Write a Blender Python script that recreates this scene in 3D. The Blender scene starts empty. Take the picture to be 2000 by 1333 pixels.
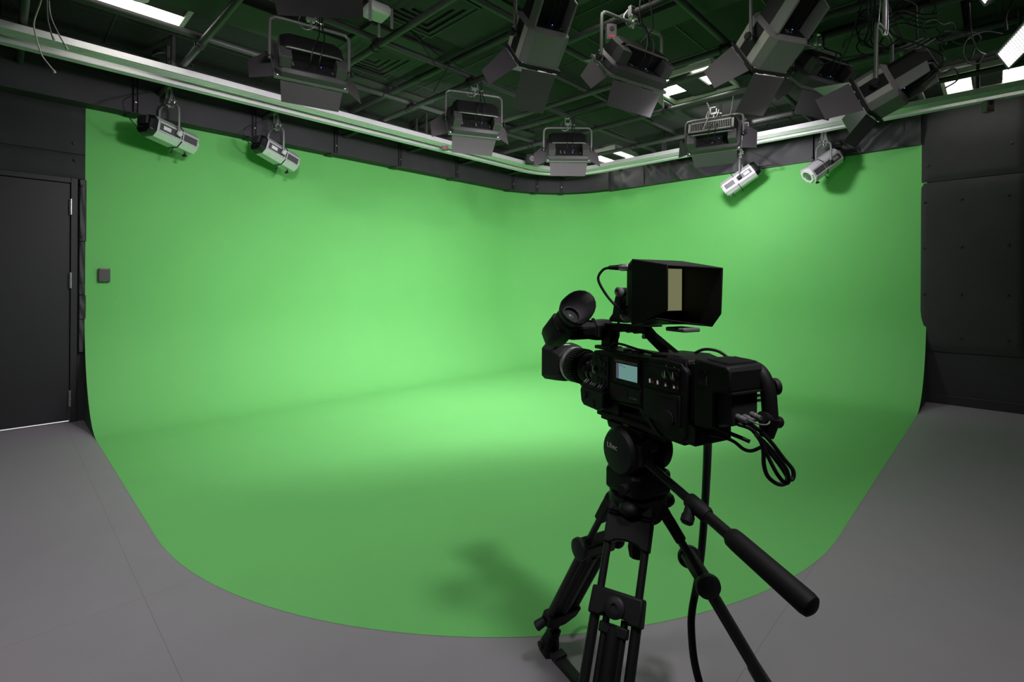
import bpy, bmesh, math, random
from mathutils import Vector, Matrix
R = math.radians
random.seed(7)
sc = bpy.context.scene
COL = sc.collection

# ------------------------------------------------------------------ camera
CAMH, AZ = 1.24, 0.7732
cd = bpy.data.cameras.new('camera'); cam = bpy.data.objects.new('camera', cd); COL.objects.link(cam)
cd.sensor_width = 36.0; cd.lens = 974.12 / 2000 * 36
cd.shift_y = -(666.5 - 559.06) / 2000
cd.clip_start = 0.05
cam.location = (0, 0, CAMH); cam.rotation_euler = (math.pi / 2, -0.0057, AZ)
sc.camera = cam
# ------------------------------------------------------------------ world, exposure
w = bpy.data.worlds.new('world'); sc.world = w; w.use_nodes = True
w.node_tree.nodes['Background'].inputs[0].default_value = (0.9, 0.9, 1.0, 1)
w.node_tree.nodes['Background'].inputs[1].default_value = 0.004
vs = sc.view_settings
vs.view_transform = 'Standard'; vs.look = 'None'; vs.gamma = 1.0; vs.exposure = 0.0; vs.use_curve_mapping = False
LAMP_COL = (1.0, 0.93, 1.0)
P_WIDE, P_DEEP, P_KEY, P_LED = 17.5, 23.0, 15.0, 1.5       # watts of the wide soft lights, of the deep ones, of the one above the lens
TROFFER = 8.0

CS, SN = math.cos(AZ), math.sin(AZ)
def cf(x, z, h=0.0):
    """metres right of / ahead of the lens, height -> room coordinates"""
    return Vector((x * CS - z * SN, x * SN + z * CS, h))

def px(u, v, d):
    """the point d metres ahead of the lens on the sight line (u, v)"""
    return cf((u - 1000)/974.12*d, d, CAMH - (v - 558.5)/974.12*d)
# ------------------------------------------------------------------ materials
def mat(name, col, rough=0.6, metal=0.0, noise=0.0, nscale=20.0, bump=0.0, bscale=200.0, spec=0.5, emit=None, estr=0.0, trans=0.0, coat=0.0):
    m = bpy.data.materials.new(name); m.use_nodes = True
    nt = m.node_tree; b = nt.nodes['Principled BSDF']
    b.inputs['Base Color'].default_value = (*col, 1); b.inputs['Roughness'].default_value = rough
    b.inputs['Metallic'].default_value = metal; b.inputs['Specular IOR Level'].default_value = spec
    b.inputs['Transmission Weight'].default_value = trans; b.inputs['Coat Weight'].default_value = coat
    tc = nt.nodes.new('ShaderNodeTexCoord')
    if noise:
        n = nt.nodes.new('ShaderNodeTexNoise'); n.inputs['Scale'].default_value = nscale; n.inputs['Detail'].default_value = 5
        mx = nt.nodes.new('ShaderNodeMix'); mx.data_type = 'RGBA'
        mx.inputs[6].default_value = (*[c * (1 - noise) for c in col], 1)
        mx.inputs[7].default_value = (*[min(1, c * (1 + noise)) for c in col], 1)
        nt.links.new(tc.outputs['Object'], n.inputs['Vector'])
        nt.links.new(n.outputs['Fac'], mx.inputs[0]); nt.links.new(mx.outputs[2], b.inputs['Base Color'])
    if bump:
        n2 = nt.nodes.new('ShaderNodeTexNoise'); n2.inputs['Scale'].default_value = bscale; n2.inputs['Detail'].default_value = 4
        bp = nt.nodes.new('ShaderNodeBump'); bp.inputs['Strength'].default_value = bump; bp.inputs['Distance'].default_value = 0.01
        nt.links.new(tc.outputs['Object'], n2.inputs['Vector'])
        nt.links.new(n2.outputs['Fac'], bp.inputs['Height']); nt.links.new(bp.outputs['Normal'], b.inputs['Normal'])
    if emit:
        b.inputs['Emission Color'].default_value = (*emit, 1); b.inputs['Emission Strength'].default_value = estr
    return m
M = {}
M['green'] = mat('chroma_green_paint', (0.140, 0.47, 0.127), 0.75, noise=0.03, nscale=3, bump=0.05, bscale=90, spec=0.25)
M['floor'] = mat('grey_vinyl_floor', (0.245, 0.232, 0.247), 0.55, noise=0.06, nscale=6, bump=0.03, bscale=60, spec=0.35)
M['black_wall'] = mat('black_padded_cloth', (0.017, 0.0165, 0.019), 0.75, noise=0.25, nscale=5, bump=0.25, bscale=14)
M['drape'] = mat('black_drape_cloth', (0.026, 0.025, 0.029), 0.6, noise=0.2, nscale=8, bump=0.2, bscale=25)
M['soffit'] = mat('black_painted_board', (0.028, 0.026, 0.031), 0.7, noise=0.2, nscale=6, bump=0.1, bscale=40)
M['door'] = mat('black_door_paint', (0.010, 0.010, 0.0115), 0.55, noise=0.08, nscale=8)
M['ceiling'] = mat('black_ceiling_tile', (0.016, 0.017, 0.016), 0.85, noise=0.5, nscale=30, bump=0.8, bscale=55)
M['ceiling2'] = mat('dark_smooth_tile', (0.035, 0.036, 0.034), 0.8, noise=0.2, nscale=10)
M['pipe'] = mat('black_steel_pipe', (0.038, 0.038, 0.038), 0.5, noise=0.2, nscale=30, spec=0.35)
M['matte_black'] = mat('matte_black_paint', (0.010, 0.010, 0.011), 0.7)
M['body_black'] = mat('black_camera_plastic', (0.0075, 0.0075, 0.0075), 0.55, bump=0.12, bscale=700, spec=0.28)
M['body_dark'] = mat('dark_grey_camera_plastic', (0.013, 0.014, 0.014), 0.5, spec=0.3)
M['rubber'] = mat('black_rubber', (0.007, 0.007, 0.007), 0.65, spec=0.35)
M['gloss_black'] = mat('glossy_black', (0.006, 0.006, 0.007), 0.22, spec=0.5)
M['tripod'] = mat('black_anodised_tube', (0.008, 0.0085, 0.008), 0.45, spec=0.35)
M['deep_housing'] = mat('grey_lamp_housing', (0.23, 0.225, 0.22), 0.55, noise=0.05, nscale=30, spec=0.3)
M['rear_housing'] = mat('black_shaded_housing', (0.010, 0.010, 0.010), 0.6, spec=0.3)  # black side strips; on lamp backs, the shade of unlit metal put into colour
M['housing'] = mat('grey_black_lamp_housing', (0.062, 0.060, 0.061), 0.5, noise=0.05, nscale=30, spec=0.45)
M['housing_side'] = mat('pale_grey_side_strip', (0.45, 0.43, 0.40), 0.45, noise=0.04, nscale=20)
M['leaf'] = mat('charcoal_leaf_metal', (0.098, 0.088, 0.096), 0.55, noise=0.05, nscale=20)
M['steel'] = mat('brushed_steel', (0.55, 0.54, 0.55), 0.33, 0.9, noise=0.08, nscale=60)
M['yoke'] = mat('grey_yoke_tube', (0.19, 0.19, 0.185), 0.42, 0.3)
M['silver'] = mat('silver_paint', (0.56, 0.55, 0.58), 0.36, 0.35, noise=0.04, nscale=40)
M['silver_dark'] = mat('dark_side_panel', (0.055, 0.052, 0.058), 0.5)
M['alu'] = mat('aluminium_extrusion', (0.72, 0.70, 0.72), 0.35, 0.35, noise=0.08, nscale=30)
M['alu_dark'] = mat('dark_rail_groove', (0.05, 0.06, 0.05), 0.5, 0.4)
M['white'] = mat('white_label', (0.62, 0.60, 0.62), 0.6)
M['cable_white'] = mat('ivory_cable', (0.45, 0.44, 0.38), 0.5)
M['cable_grey'] = mat('grey_cable', (0.17, 0.17, 0.17), 0.5)
M['cable'] = mat('black_cable', (0.008, 0.008, 0.008), 0.5, spec=0.35)
M['red'] = mat('red_mark', (0.45, 0.04, 0.06), 0.5)
M['cream'] = mat('cream_pointer', (0.55, 0.56, 0.42), 0.5)
M['orange'] = mat('orange_lever', (0.35, 0.10, 0.02), 0.5)
M['glow_white'] = mat('lamp_diffuser', (0.8, 0.8, 0.8), 0.5, emit=(1, 0.96, 1.0), estr=6.0)
M['troffer'] = mat('lit_troffer_lens', (0.8, 0.8, 0.8), 0.5, emit=(1, 0.98, 0.90), estr=TROFFER)
M['led'] = mat('lit_led_strip', (0.8, 0.8, 0.8), 0.5, emit=(0.96, 0.90, 1.0), estr=1.3)
M['blue_led'] = mat('blue_indicator', (0.02, 0.02, 0.3), 0.5, emit=(0.1, 0.25, 1.0), estr=2.5)
M['lens_glass'] = mat('lens_glass', (0.05, 0.08, 0.06), 0.05, spec=0.9, coat=1.0)
M['troffer_frame'] = mat('pale_troffer_frame', (0.42, 0.42, 0.38), 0.5)
M['ap'] = mat('pale_plastic', (0.40, 0.42, 0.38), 0.6, noise=0.25, nscale=90)
M['cap_green'] = mat('dark_green_edge', (0.03, 0.07, 0.03), 0.8)
M['screen_grey'] = mat('monitor_screen', (0.12, 0.12, 0.09), 0.35, emit=(0.30, 0.31, 0.16), estr=0.55)
M['screen_blue'] = mat('menu_screen', (0.02, 0.02, 0.02), 0.3, emit=(0.20, 0.42, 0.38), estr=0.62)
M['screen_bar'] = mat('menu_side_bar', (0.02, 0.02, 0.02), 0.3, emit=(0.16, 0.13, 0.22), estr=0.5)
M['sticker'] = mat('beige_sticker', (0.20, 0.17, 0.14), 0.6)
M['gap_light'] = mat('light_under_door', (0.8, 0.8, 0.8), 0.5, emit=(1, 1, 0.98), estr=0.8)

# ------------------------------------------------------------------ mesh builder
class MB:
    def __init__(s, T=None): s.bm = bmesh.new(); s.T = T or Matrix.Identity(4)
    def v(s, p): return s.bm.verts.new(s.T @ Vector(p))
    def f(s, vs):
        try: return s.bm.faces.new(vs)
        except ValueError: return None
    def hexa(s, p):                     # bottom 4 ccw, top 4 ccw
        v = [s.v(q) for q in p]
        for i in ((3,2,1,0),(4,5,6,7),(0,1,5,4),(1,2,6,5),(2,3,7,6),(3,0,4,7)): s.f([v[k] for k in i])
        return s
    def box(s, c, d, rot=None):
        x, y, z = (k / 2 for k in d); c = Vector(c); rot = rot or Matrix.Identity(3)
        return s.hexa([c + rot @ Vector(q) for q in ((-x,-y,-z),(x,-y,-z),(x,y,-z),(-x,y,-z),(-x,-y,z),(x,-y,z),(x,y,z),(-x,y,z))])
    def b2(s, lo, hi):
        return s.box([(a + b) / 2 for a, b in zip(lo, hi)], [abs(b - a) for a, b in zip(lo, hi)])
    def prism(s, poly, ext):            # poly: 3d points, ext: vector
        e = Vector(ext); a = [s.v(q) for q in poly]; b = [s.v(Vector(q) + e) for q in poly]; n = len(a)
        s.f(a[::-1]); s.f(b)
        for i in range(n): s.f([a[i], a[(i+1) % n], b[(i+1) % n], b[i]])
        return s
    def loft(s, rings, cap=True):
        R_ = [[s.v(q) for q in r] for r in rings]; n = len(R_[0])
        for a, b in zip(R_, R_[1:]):
            for i in range(n): s.f([a[i], a[(i+1) % n], b[(i+1) % n], b[i]])
        if cap: s.f(R_[0][::-1]); s.f(R_[-1])
        return s
    def lathe(s, prof, p0, ax, seg=24, cap=True):   # prof: (r, h along ax)
        p0 = Vector(p0); ax = Vector(ax).normalized(); u = ax.orthogonal().normalized(); w_ = ax.cross(u)
        return s.loft([[p0 + ax * h + (u * math.cos(2*math.pi*i/seg) + w_ * math.sin(2*math.pi*i/seg)) * max(r, 1e-4) for i in range(seg)] for r, h in prof], cap)
    def cyl(s, a, b, r, r2=None, seg=16):
        a = Vector(a); b = Vector(b)
        return s.lathe([(r, 0), (r if r2 is None else r2, (b - a).length)], a, b - a, seg)
    def tube(s, pts, r, seg=8, sub=6, closed=False):
        P = [Vector(p) for p in pts]
        if sub > 1 and len(P) > 2:
            Q = []
            n = len(P)
            for i in range(n - 1):
                p0 = P[max(i-1, 0)]; p1 = P[i]; p2 = P[i+1]; p3 = P[min(i+2, n-1)]
                for k in range(sub):
                    t = k / sub
                    Q.append(0.5 * ((2*p1) + (p2-p0)*t + (2*p0-5*p1+4*p2-p3)*t*t + (3*p1-p0-3*p2+p3)*t**3))
            Q.append(P[-1]); P = Q
        rings = []; u = None
        for i, p in enumerate(P):
            d = (P[min(i+1, len(P)-1)] - P[max(i-1, 0)]).normalized()
            if u is None: u = d.orthogonal().normalized()
            u = (u - d * u.dot(d))
            u = u.normalized() if u.length > 1e-6 else d.orthogonal().normalized()
            w_ = d.cross(u)
            rings.append([p + (u*math.cos(2*math.pi*k/seg) + w_*math.sin(2*math.pi*k/seg))*r for k in range(seg)])
        return s.loft(rings)
    def sphere(s, c, r, sx=1, sy=1, sz=1, seg=20, rings=12):
        c = Vector(c); L = []
        for j in range(rings + 1):
            a = math.pi * j / rings
            L.append([c + Vector((r*sx*max(math.sin(a),1e-3)*math.cos(2*math.pi*i/seg), r*sy*max(math.sin(a),1e-3)*math.sin(2*math.pi*i/seg), -r*sz*math.cos(a))) for i in range(seg)])
        return s.loft(L)
    def sweep(s, path, prof, closed_prof=True, cap=True):   # path: list of (point, normal) horizontal; prof: (offset along normal, z)
        rings = [[Vector((p.x + n.x*o, p.y + n.y*o, z)) for o, z in prof] for p, n in path]
        if closed_prof: return s.loft(rings, cap)
        G = [[s.v(q) for q in r] for r in rings]
        for a, b in zip(G, G[1:]):
            for i in range(len(a) - 1): s.f([a[i], b[i], b[i+1], a[i+1]])
        return G
    def build(s, name, m, parent=None, smooth=35, bevel=0.0, seg=2):
        bmesh.ops.recalc_face_normals(s.bm, faces=s.bm.faces)
        me = bpy.data.meshes.new(name); s.bm.to_mesh(me); s.bm.free()
        me.polygons.foreach_set('use_smooth', [True] * len(me.polygons))
        me.set_sharp_from_angle(angle=R(smooth))
        me.materials.append(M[m] if isinstance(m, str) else m)
        o = bpy.data.objects.new(name, me); COL.objects.link(o)
        if parent: o.parent = parent
        if bevel:
            b = o.modifiers.new('bevel', 'BEVEL'); b.width = bevel; b.segments = seg; b.limit_method = 'ANGLE'; b.angle_limit = R(40)
        return o
def thing(name, label, cat, loc=(0,0,0), rz=0.0, group=None):
    o = bpy.data.objects.new(name, None); COL.objects.link(o); o.empty_display_size = 0.1
    o.location = loc; o.rotation_euler = (0, 0, rz); return tag(o, label, cat, group)
def tag(o, label, cat, group=None, kind=None):
    o['label'] = label; o['category'] = cat
    if group: o['group'] = group
    if kind: o['kind'] = kind
    return o
def struct(o): o['kind'] = 'structure'; return o
def copy_thing(o, loc=None, rz=None, label=None):
    c = o.copy(); COL.objects.link(c)
    if loc is not None: c.location = loc
    if rz is not None: c.rotation_euler = (0, 0, rz)
    if label: c['label'] = label
    for ch in list(o.children):
        d = ch.copy(); COL.objects.link(d); d.parent = c
        for g in list(ch.children):
            e = g.copy(); COL.objects.link(e); e.parent = d
    return c
ORD = ['first','second','third','fourth','fifth','sixth','seventh','eighth','ninth','tenth','eleventh','twelfth']

# ------------------------------------------------------------------ room shell
XL, YR = -5.94, 7.08          # planes of the two walls that meet in the green corner
XE, YE, ZC = 3.0, -3.0, 3.30
ZS, CR = 2.83, 1.30           # top of the green, corner radius
fm = M['floor']; nt = fm.node_tree       # hairline seams between the vinyl sheets
def add_seams(m, seams):
    """seams: (axis, position) lines in the sheet flooring"""
    nt = m.node_tree; b = nt.nodes['Principled BSDF']; tc = nt.nodes.new('ShaderNodeTexCoord')
    sx = nt.nodes.new('ShaderNodeSeparateXYZ'); nt.links.new(tc.outputs['Object'], sx.inputs[0])
    src = b.inputs['Base Color'].links[0].from_socket
    for axis, pos in seams:
        a = nt.nodes.new('ShaderNodeMath'); a.operation = 'COMPARE'; a.inputs[1].default_value = pos; a.inputs[2].default_value = 0.0011
        nt.links.new(sx.outputs[axis], a.inputs[0])
        mx = nt.nodes.new('ShaderNodeMix'); mx.data_type = 'RGBA'; mx.inputs[7].default_value = (0.17, 0.16, 0.17, 1)
        nt.links.new(a.outputs[0], mx.inputs[0]); nt.links.new(src, mx.inputs[6]); src = mx.outputs[2]
    nt.links.new(src, b.inputs['Base Color'])
add_seams(fm, ((1, .40), (0, -.585), (0, 1.245), (1, -1.43), (0, -2.415)))

struct(MB().b2((XL - .2, YE - .2, -0.1), (XE + .2, YR + .2, 0)).build('floor', 'floor'))
struct(MB().b2((XL - .2, YE - .2, ZC), (XE + .2, YR + .2, ZC + .1)).build('ceiling', 'ceiling'))
DY0, DY1, DH = -0.47, 0.43, 2.134
wl = MB()
wl.b2((XL - .12, DY1 + .05, 0), (XL, YR + .12, ZC)); wl.b2((XL - .12, YE, 0), (XL, DY0 - .05, ZC)); wl.b2((XL - .12, DY0 - .05, DH + .05), (XL, DY1 + .05, ZC))
struct(wl.build('wall_left', 'black_wall'))
struct(MB().b2((XL, YR, 0), (XE, YR + .12, ZC)).build('wall_right', 'black_wall'))
struct(MB().b2((XE, YE, 0), (XE + .12, YR + .12, ZC)).build('wall_back', 'black_wall'))
struct(MB().b2((XL, YE - .12, 0), (XE, YE, ZC)).build('wall_front', 'black_wall'))
# floor strip past the door glows, standing in for light from the next room
struct(MB().b2((XL - .9, DY0 - .04, -.01), (XL - .047, DY1 + .0, .002)).build('floor_beyond', 'gap_light'))
# door
dr = thing('door_1', 'black flush door with three steel hinges beside the green screen', 'door', (XL, (DY0 + DY1) / 2, 0))
struct(dr)
hw = (DY1 - DY0) / 2
MB().b2((-.045, -hw, .016), (-.002, hw, DH)).build('door_leaf', 'door', dr, bevel=.002)
fr = MB(); fr.b2((-.11, hw + .003, 0), (.016, hw + .05, DH + .05)); fr.b2((-.11, -hw - .05, 0), (.016, -hw - .003, DH + .05)); fr.b2((-.11, -hw - .003, DH + .004), (.016, hw + .003, DH + .05))
fr.build('door_frame', 'door', dr, bevel=.003)
for z in (1.925, 1.268, .214):
    hb = MB()
    for k in range(3): hb.cyl((.022, hw + .004, z - .07 + k*.047), (.022, hw + .004, z - .07 + k*.047 + .045), .0085)
    hb.b2((.012, hw - .006, z - .07), (.018, hw + .012, z + .07))
    hb.build('hinge', 'steel', dr)
# soft black cover panels on the left wall above and beside the door
def cloth(name, o, u, v, nu, nv, fn, m, parent=None, thick=.012):
    """sheet spanning vectors u, v from o, pushed out by fn(s, t) along u x v, with real thickness"""
    o, u, v = Vector(o), Vector(u), Vector(v); n = u.cross(v).normalized(); b = MB()
    G = [[b.v(o + u*(i/nu) + v*(j/nv) + n*fn(i/nu, j/nv)) for j in range(nv+1)] for i in range(nu+1)]
    H = [[b.v(o + u*(i/nu) + v*(j/nv) - n*thick) for j in range(nv+1)] for i in range(nu+1)]
    for i in range(nu):
        for j in range(nv):
            b.f([G[i][j], G[i+1][j], G[i+1][j+1], G[i][j+1]]); b.f([H[i][j], H[i][j+1], H[i+1][j+1], H[i+1][j]])
    for i in range(nu):
        b.f([G[i][0], H[i][0], H[i+1][0], G[i+1][0]]); b.f([G[i][nv], G[i+1][nv], H[i+1][nv], H[i][nv]])
    for j in range(nv):
        b.f([G[0][j], G[0][j+1], H[0][j+1], H[0][j]]); b.f([G[nu][j], H[nu][j], H[nu][j+1], G[nu][j+1]])
    return b.build(name, m, parent, smooth=50)
def pad(amp, seed, edge=.06):
    r = random.Random(seed); ks = [(r.uniform(1, 7), r.uniform(1, 7), r.uniform(0, 6), r.uniform(.2, 1)) for _ in range(7)]
    def fn(s, t):
        e = min(s, 1-s, t, 1-t) / edge
        return amp * (min(1, e) * .8 + .25 * sum(a * math.sin(kx*s*3 + ky*t*3 + p) for kx, ky, p, a in ks) / 3) * min(1, .25 + e)
    return fn
def buttons(parent, pts, n, m='soffit'):
    for p in pts:
        MB().lathe([(.012, 0), (.012, .004), (.008, .007)], p, n, 14).build('button', m, parent)
pn = thing('wall_panel', 'upper black padded wall panel between door seam and ceiling band', 'wall panel', (XL + .013, -1.0, 2.40))
cloth('cover', (0, 0, .004), (0, 1.53, 0), (0, 0, .425), 30, 10, pad(.016, 3), 'black_wall', pn)
buttons(pn, [(.022, .25, .2), (.022, .8, .2), (.022, 1.45, .09)], (1, 0, 0))
pn2 = thing('wall_panel', 'black padded wall panel directly over the door head', 'wall panel', (XL + .013, -1.0, DH + .05))
cloth('cover', (0, 0, .0), (0, 1.53, 0), (0, 0, .212), 30, 8, pad(.014, 5), 'black_wall', pn2)
buttons(pn2, [(.024, 1.46, .16), (.02, .9, .1)], (1, 0, 0))
pn3 = thing('wall_panel', 'narrow creased black cover strip between door frame and green screen', 'wall panel', (XL + .013, DY1 + .055, .62))
for i, (z0, z1) in enumerate(((0, .3), (.3, .52), (.52, 1.0), (1.0, 1.56))):
    cloth('cover', (0, 0, z0 + .002), (0, .048 + .006*(i % 2), 0), (0, 0, z1 - z0 - .006), 6, 16, (lambda ph: (lambda s, t: .018*min(1, 6*min(s, 1-s)) + .006*math.sin(9*t + ph + 4*s)*(1-abs(2*s-1))))(i*1.7), 'drape', pn3)
buttons(pn3, [(.026, .022, .64), (.026, .022, 1.05), (.026, .022, 1.5)], (1, 0, 0))
# right wall panels
pr1 = thing('wall_panel', 'upper black padded panel on the right wall under the rail', 'wall panel', (-.612, YR - .013, 2.40))
cloth('cover', (0, 0, 0), (.80, 0, 0), (0, 0, .88), 36, 30, pad(.02, 11), 'black_wall', pr1)
buttons(pr1, [(.70, -.022, .30), (.05, -.022, .18)], (0, -1, 0))
pr2 = thing('wall_panel', 'large black buttoned panel on the right wall beside the green', 'wall panel', (-.615, YR - .013, .56))
cloth('cover', (0, 0, 0), (.80, 0, 0), (0, 0, 1.832), 30, 40, pad(.02, 12, .04), 'black_wall', pr2)
buttons(pr2, [(x, -.023, z) for z in (.16, .62, 1.12, 1.62) for x in (.03, .33, .68)], (0, -1, 0), 'matte_black')
pr3 = thing('wall_panel', 'tall black padded panel at the far right edge of the right wall', 'wall panel', (.20, YR - .013, .56))
cloth('cover', (0, 0, 0), (.9, 0, 0), (0, 0, 2.72), 20, 30, pad(.02, 13, .04), 'black_wall', pr3)
struct(MB().b2((-.57, YR - .022, 0), (XE, YR, .10)).build('baseboard_right', 'door', bevel=.004))

# ------------------------------------------------------------------ green corner
def corner_path(x, y, r, y0, x1, n=14):
    """points and inward normals along the left wall, round the corner, along the right wall"""
    P = [(Vector((x, y0 + (y - r - y0) * i / 12, 0)), Vector((1, 0, 0))) for i in range(12)]
    for k in range(n + 1):
        a = math.pi - k / n * math.pi / 2
        P.append((Vector((x + r + r*math.cos(a), y - r + r*math.sin(a), 0)), Vector((-math.cos(a), -math.sin(a), 0))))
    P += [(Vector((x + r + (x1 - x - r) * i / 12, y, 0)), Vector((0, -1, 0))) for i in range(1, 13)]
    return P
GY0, GX1 = .53, -.565
gs = thing('green_screen', 'bright green curved studio corner with rounded floor apron', 'green screen', (0, 0, 0))
path = corner_path(XL + .012, YR - .012, CR, GY0, GX1)
CO, CH = .86, 1.02
prof = [(0, ZS), (0, 2.2), (0, 1.6), (0, CH)] + [(CO*(1-math.cos(a)), .0012 + (CH-.0012)*(1-math.sin(a))) for a in [math.pi/2*k/16 for k in range(1, 17)]]
b = MB(); G = b.sweep(path, prof, closed_prof=False)
foot = [g[-1] for g in G]
FC, FR = (-2.93, 2.90), 2.365
arc = [b.v((FC[0] + FR*math.cos(a), FC[1] + FR*math.sin(a), .0012)) for a in [-math.pi/2*k/40 for k in range(0, 41)]]
b.f(foot + arc)
b.build('screen', 'green', gs, smooth=20)
# timber-dark end pieces closing the cove at both ends
for px_, nrm, ext in ((path[0], 0, (0, .02, 0)), (path[-1], 1, (-.02, 0, 0))):
    p, n = px_
    poly = [(p.x + n.x*o, p.y + n.y*o, max(z - .004, 0)) for o, z in prof[3:]] + [(p.x, p.y, 0)]
    MB().prism(poly, ext).build('end_cap', 'cap_green', gs)
# ------------------------------------------------------------------ black band over the green
SX = .18
sp = corner_path(XL + .01, YR - .01, CR, -2.0, -4.55)
struct(MB().sweep(sp, [(0, ZS), (SX, ZS), (SX, ZC - .002), (0, ZC - .002)]).build('trim_1', 'soffit'))
dz = thing('drape', 'wrinkled black cloth drape hanging along the right wall above the green', 'drape', (-4.62, YR - .034, 2.815))
r_ = random.Random(4); folds = [(r_.uniform(0, 1), r_.uniform(.0, .8), r_.uniform(-1.2, 1.2), r_.uniform(.012, .04), r_.uniform(.010, .030)) for _ in range(70)]
def dfn(s, t):
    d = .03 + .016*math.sin(6*s + 2*t) + .012*math.sin(17*s + 5*t)
    for s0, t0, sl, wd, am in folds:
        q = ((s - s0) * 3.86 - sl*(t - t0)*.5) / (wd*2.2)
        d += am * math.exp(-q*q) * math.exp(-((t - t0)/.35)**2)
    return d
cloth('cloth', (0, 0, 0), (4.005, 0, 0), (0, 0, .46), 240, 26, dfn, 'drape', dz)
for i, s in enumerate((.17, .33, .55, .77, 1.0)):
    MB().b2((3.86*s - .002, -.062, 0), (3.86*s + .002, -.0, .46)).build('seam', 'matte_black', dz)
POSTY = (.87, 1.90, 2.82, 3.72, 4.70)
pc = Vector((XL + .01 + CR, YR - .01 - CR, 0))
posts = [(Vector((XL + .01 + SX, y, 0)), 0.0) for y in POSTY]
for a in (174, 150, 128): posts.append((pc + Vector((math.cos(R(a)), math.sin(R(a)), 0)) * (CR - SX), R(a - 180)))
p0 = None
for i, (p, rz) in enumerate(posts):
    lab = 'black steel post on the band over the green, %s post from the door' % ORD[i]
    if p0 is None:
        p0 = thing('steel_post', lab, 'post', (p.x, p.y, ZS - .012), rz, 'posts along the band over the green')
        q = MB(); q.b2((0, -.02, .012), (.006, .02, .45)); q.b2((0, -.02, .012), (.035, -.014, .45)); q.b2((0, .012, .012), (.03, .018, .45)); q.build('channel', 'soffit', p0, bevel=.001)
        MB().prism([(-.16, -.07, 0), (.02, -.05, 0), (.045, .0, 0), (.02, .02, 0), (-.16, .02, 0)], (0, 0, .008)).build('foot_plate', 'soffit', p0)
        MB().lathe([(.008, 0), (.008, .006)], (.036, -.005, .1), (1, 0, 0), 8).build('bolt', 'steel', p0)
    else: copy_thing(p0, (p.x, p.y, ZS - .012), rz, lab)

# ------------------------------------------------------------------ curtain rails
def rail(name, lab, x, y, r, wd, h, z, grooves):
    t = thing(name, lab, 'rail', (0, 0, 0))
    P = corner_path(x, y, r, -2.2, 1.9, 20)
    a = wd
    pf = [(0, z), (a*.16, z)]
    for g in grooves: pf += [(a*(g-.05), z), (a*(g-.05), z + h*.45), (a*(g+.05), z + h*.45), (a*(g+.05), z)]
    pf += [(a, z), (a, z + h), (0, z + h)]
    MB().sweep(P, pf).build('track', 'alu', t, smooth=25)
    return t, P
t1, P1 = rail('curtain_rail', 'outer silver curtain rail curving round the corner nearest the walls', -5.17, 6.36, .88, .075, .05, 2.965, (.5,))
t2, P2 = rail('curtain_rail', 'inner silver curtain rail, wider twin track on the room side', -4.985, 6.22, .76, .15, .05, 2.975, (.25, .5, .75))
for t, P, wd in ((t1, P1, .075), (t2, P2, .15)):
    for k in (3, 6, 8, 10, 14, 24, 38, 41, 44):
        if k < len(P):
            p, n = P[k]; d = Vector((-n.y, n.x, 0)); c = p + n*(wd*.5)
            MB().hexa([c - d*.06 - n*.02 + Vector((0, 0, 3.026)), c + d*.06 - n*.02 + Vector((0, 0, 3.026)), c + d*.06 + n*.02 + Vector((0, 0, 3.026)), c - d*.06 + n*.02 + Vector((0, 0, 3.026)),
                       c - d*.06 - n*.02 + Vector((0, 0, 3.04)), c + d*.06 - n*.02 + Vector((0, 0, 3.04)), c + d*.06 + n*.02 + Vector((0, 0, 3.04)), c - d*.06 + n*.02 + Vector((0, 0, 3.04))]).build('splice_plate', 'steel', t)
# ------------------------------------------------------------------ pipe grid
ZP, ZQ, PR = 3.06, 3.115, .0245
RY = (-.85, .10, 1.05, 1.99, 2.93, 3.86, 4.78, 5.74, 6.62)
LX = (-5.28, -4.33, -3.40, -2.45, -1.50, -.55, .40, 1.35)
for i, y in enumerate(RY):
    x0 = XL + .2 if y < 6.2 else -5.2
    o = MB().cyl((x0, y, ZP), (XE - .1, y, ZP), PR).build('grid_pipe', 'pipe')
    tag(o, '%s black lower grid pipe counted from the camera outward, rising to the right' % ORD[i], 'pipe', 'lower pipes of the lighting grid')
for i, x in enumerate(LX):
    o = MB().cyl((x, YE + .1, ZQ), (x, YR - .15, ZQ), PR).build('grid_pipe', 'pipe')
    tag(o, 'black upper grid pipe falling to the right, %s counted from the left wall' % ORD[i], 'pipe', 'upper pipes of the lighting grid')
c0 = None; n = 0
for ix, x in enumerate(LX[1:6]):
    for iy, y in enumerate(RY[2:8]):
        if (ix*3 + iy*5) % 4 == 3: continue
        lab = 'pipe clamp where upper pipe %s from the left crosses lower pipe %s from the camera' % (ORD[ix + 1], ORD[iy + 2])
        if c0 is None:
            c0 = thing('pipe_clamp', lab, 'clamp', (x, y, ZP), 0, 'crossover clamps of the lighting grid')
            q = MB()
            for s in (-.035, .035): q.lathe([(.026, 0), (.034, 0), (.034, .014), (.026, .014), (.026, 0)], (s - .007, 0, 0), (1, 0, 0), 16, cap=False)
            q.b2((-.045, -.012, .026), (.045, .012, .045)); q.build('ring_pair', 'matte_black', c0)
            MB().cyl((-.02, .03, .05), (-.02, -.03, .05), .006, seg=8).build('bolt', 'steel', c0)
        else: copy_thing(c0, (x, y, ZP), None, lab)
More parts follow.
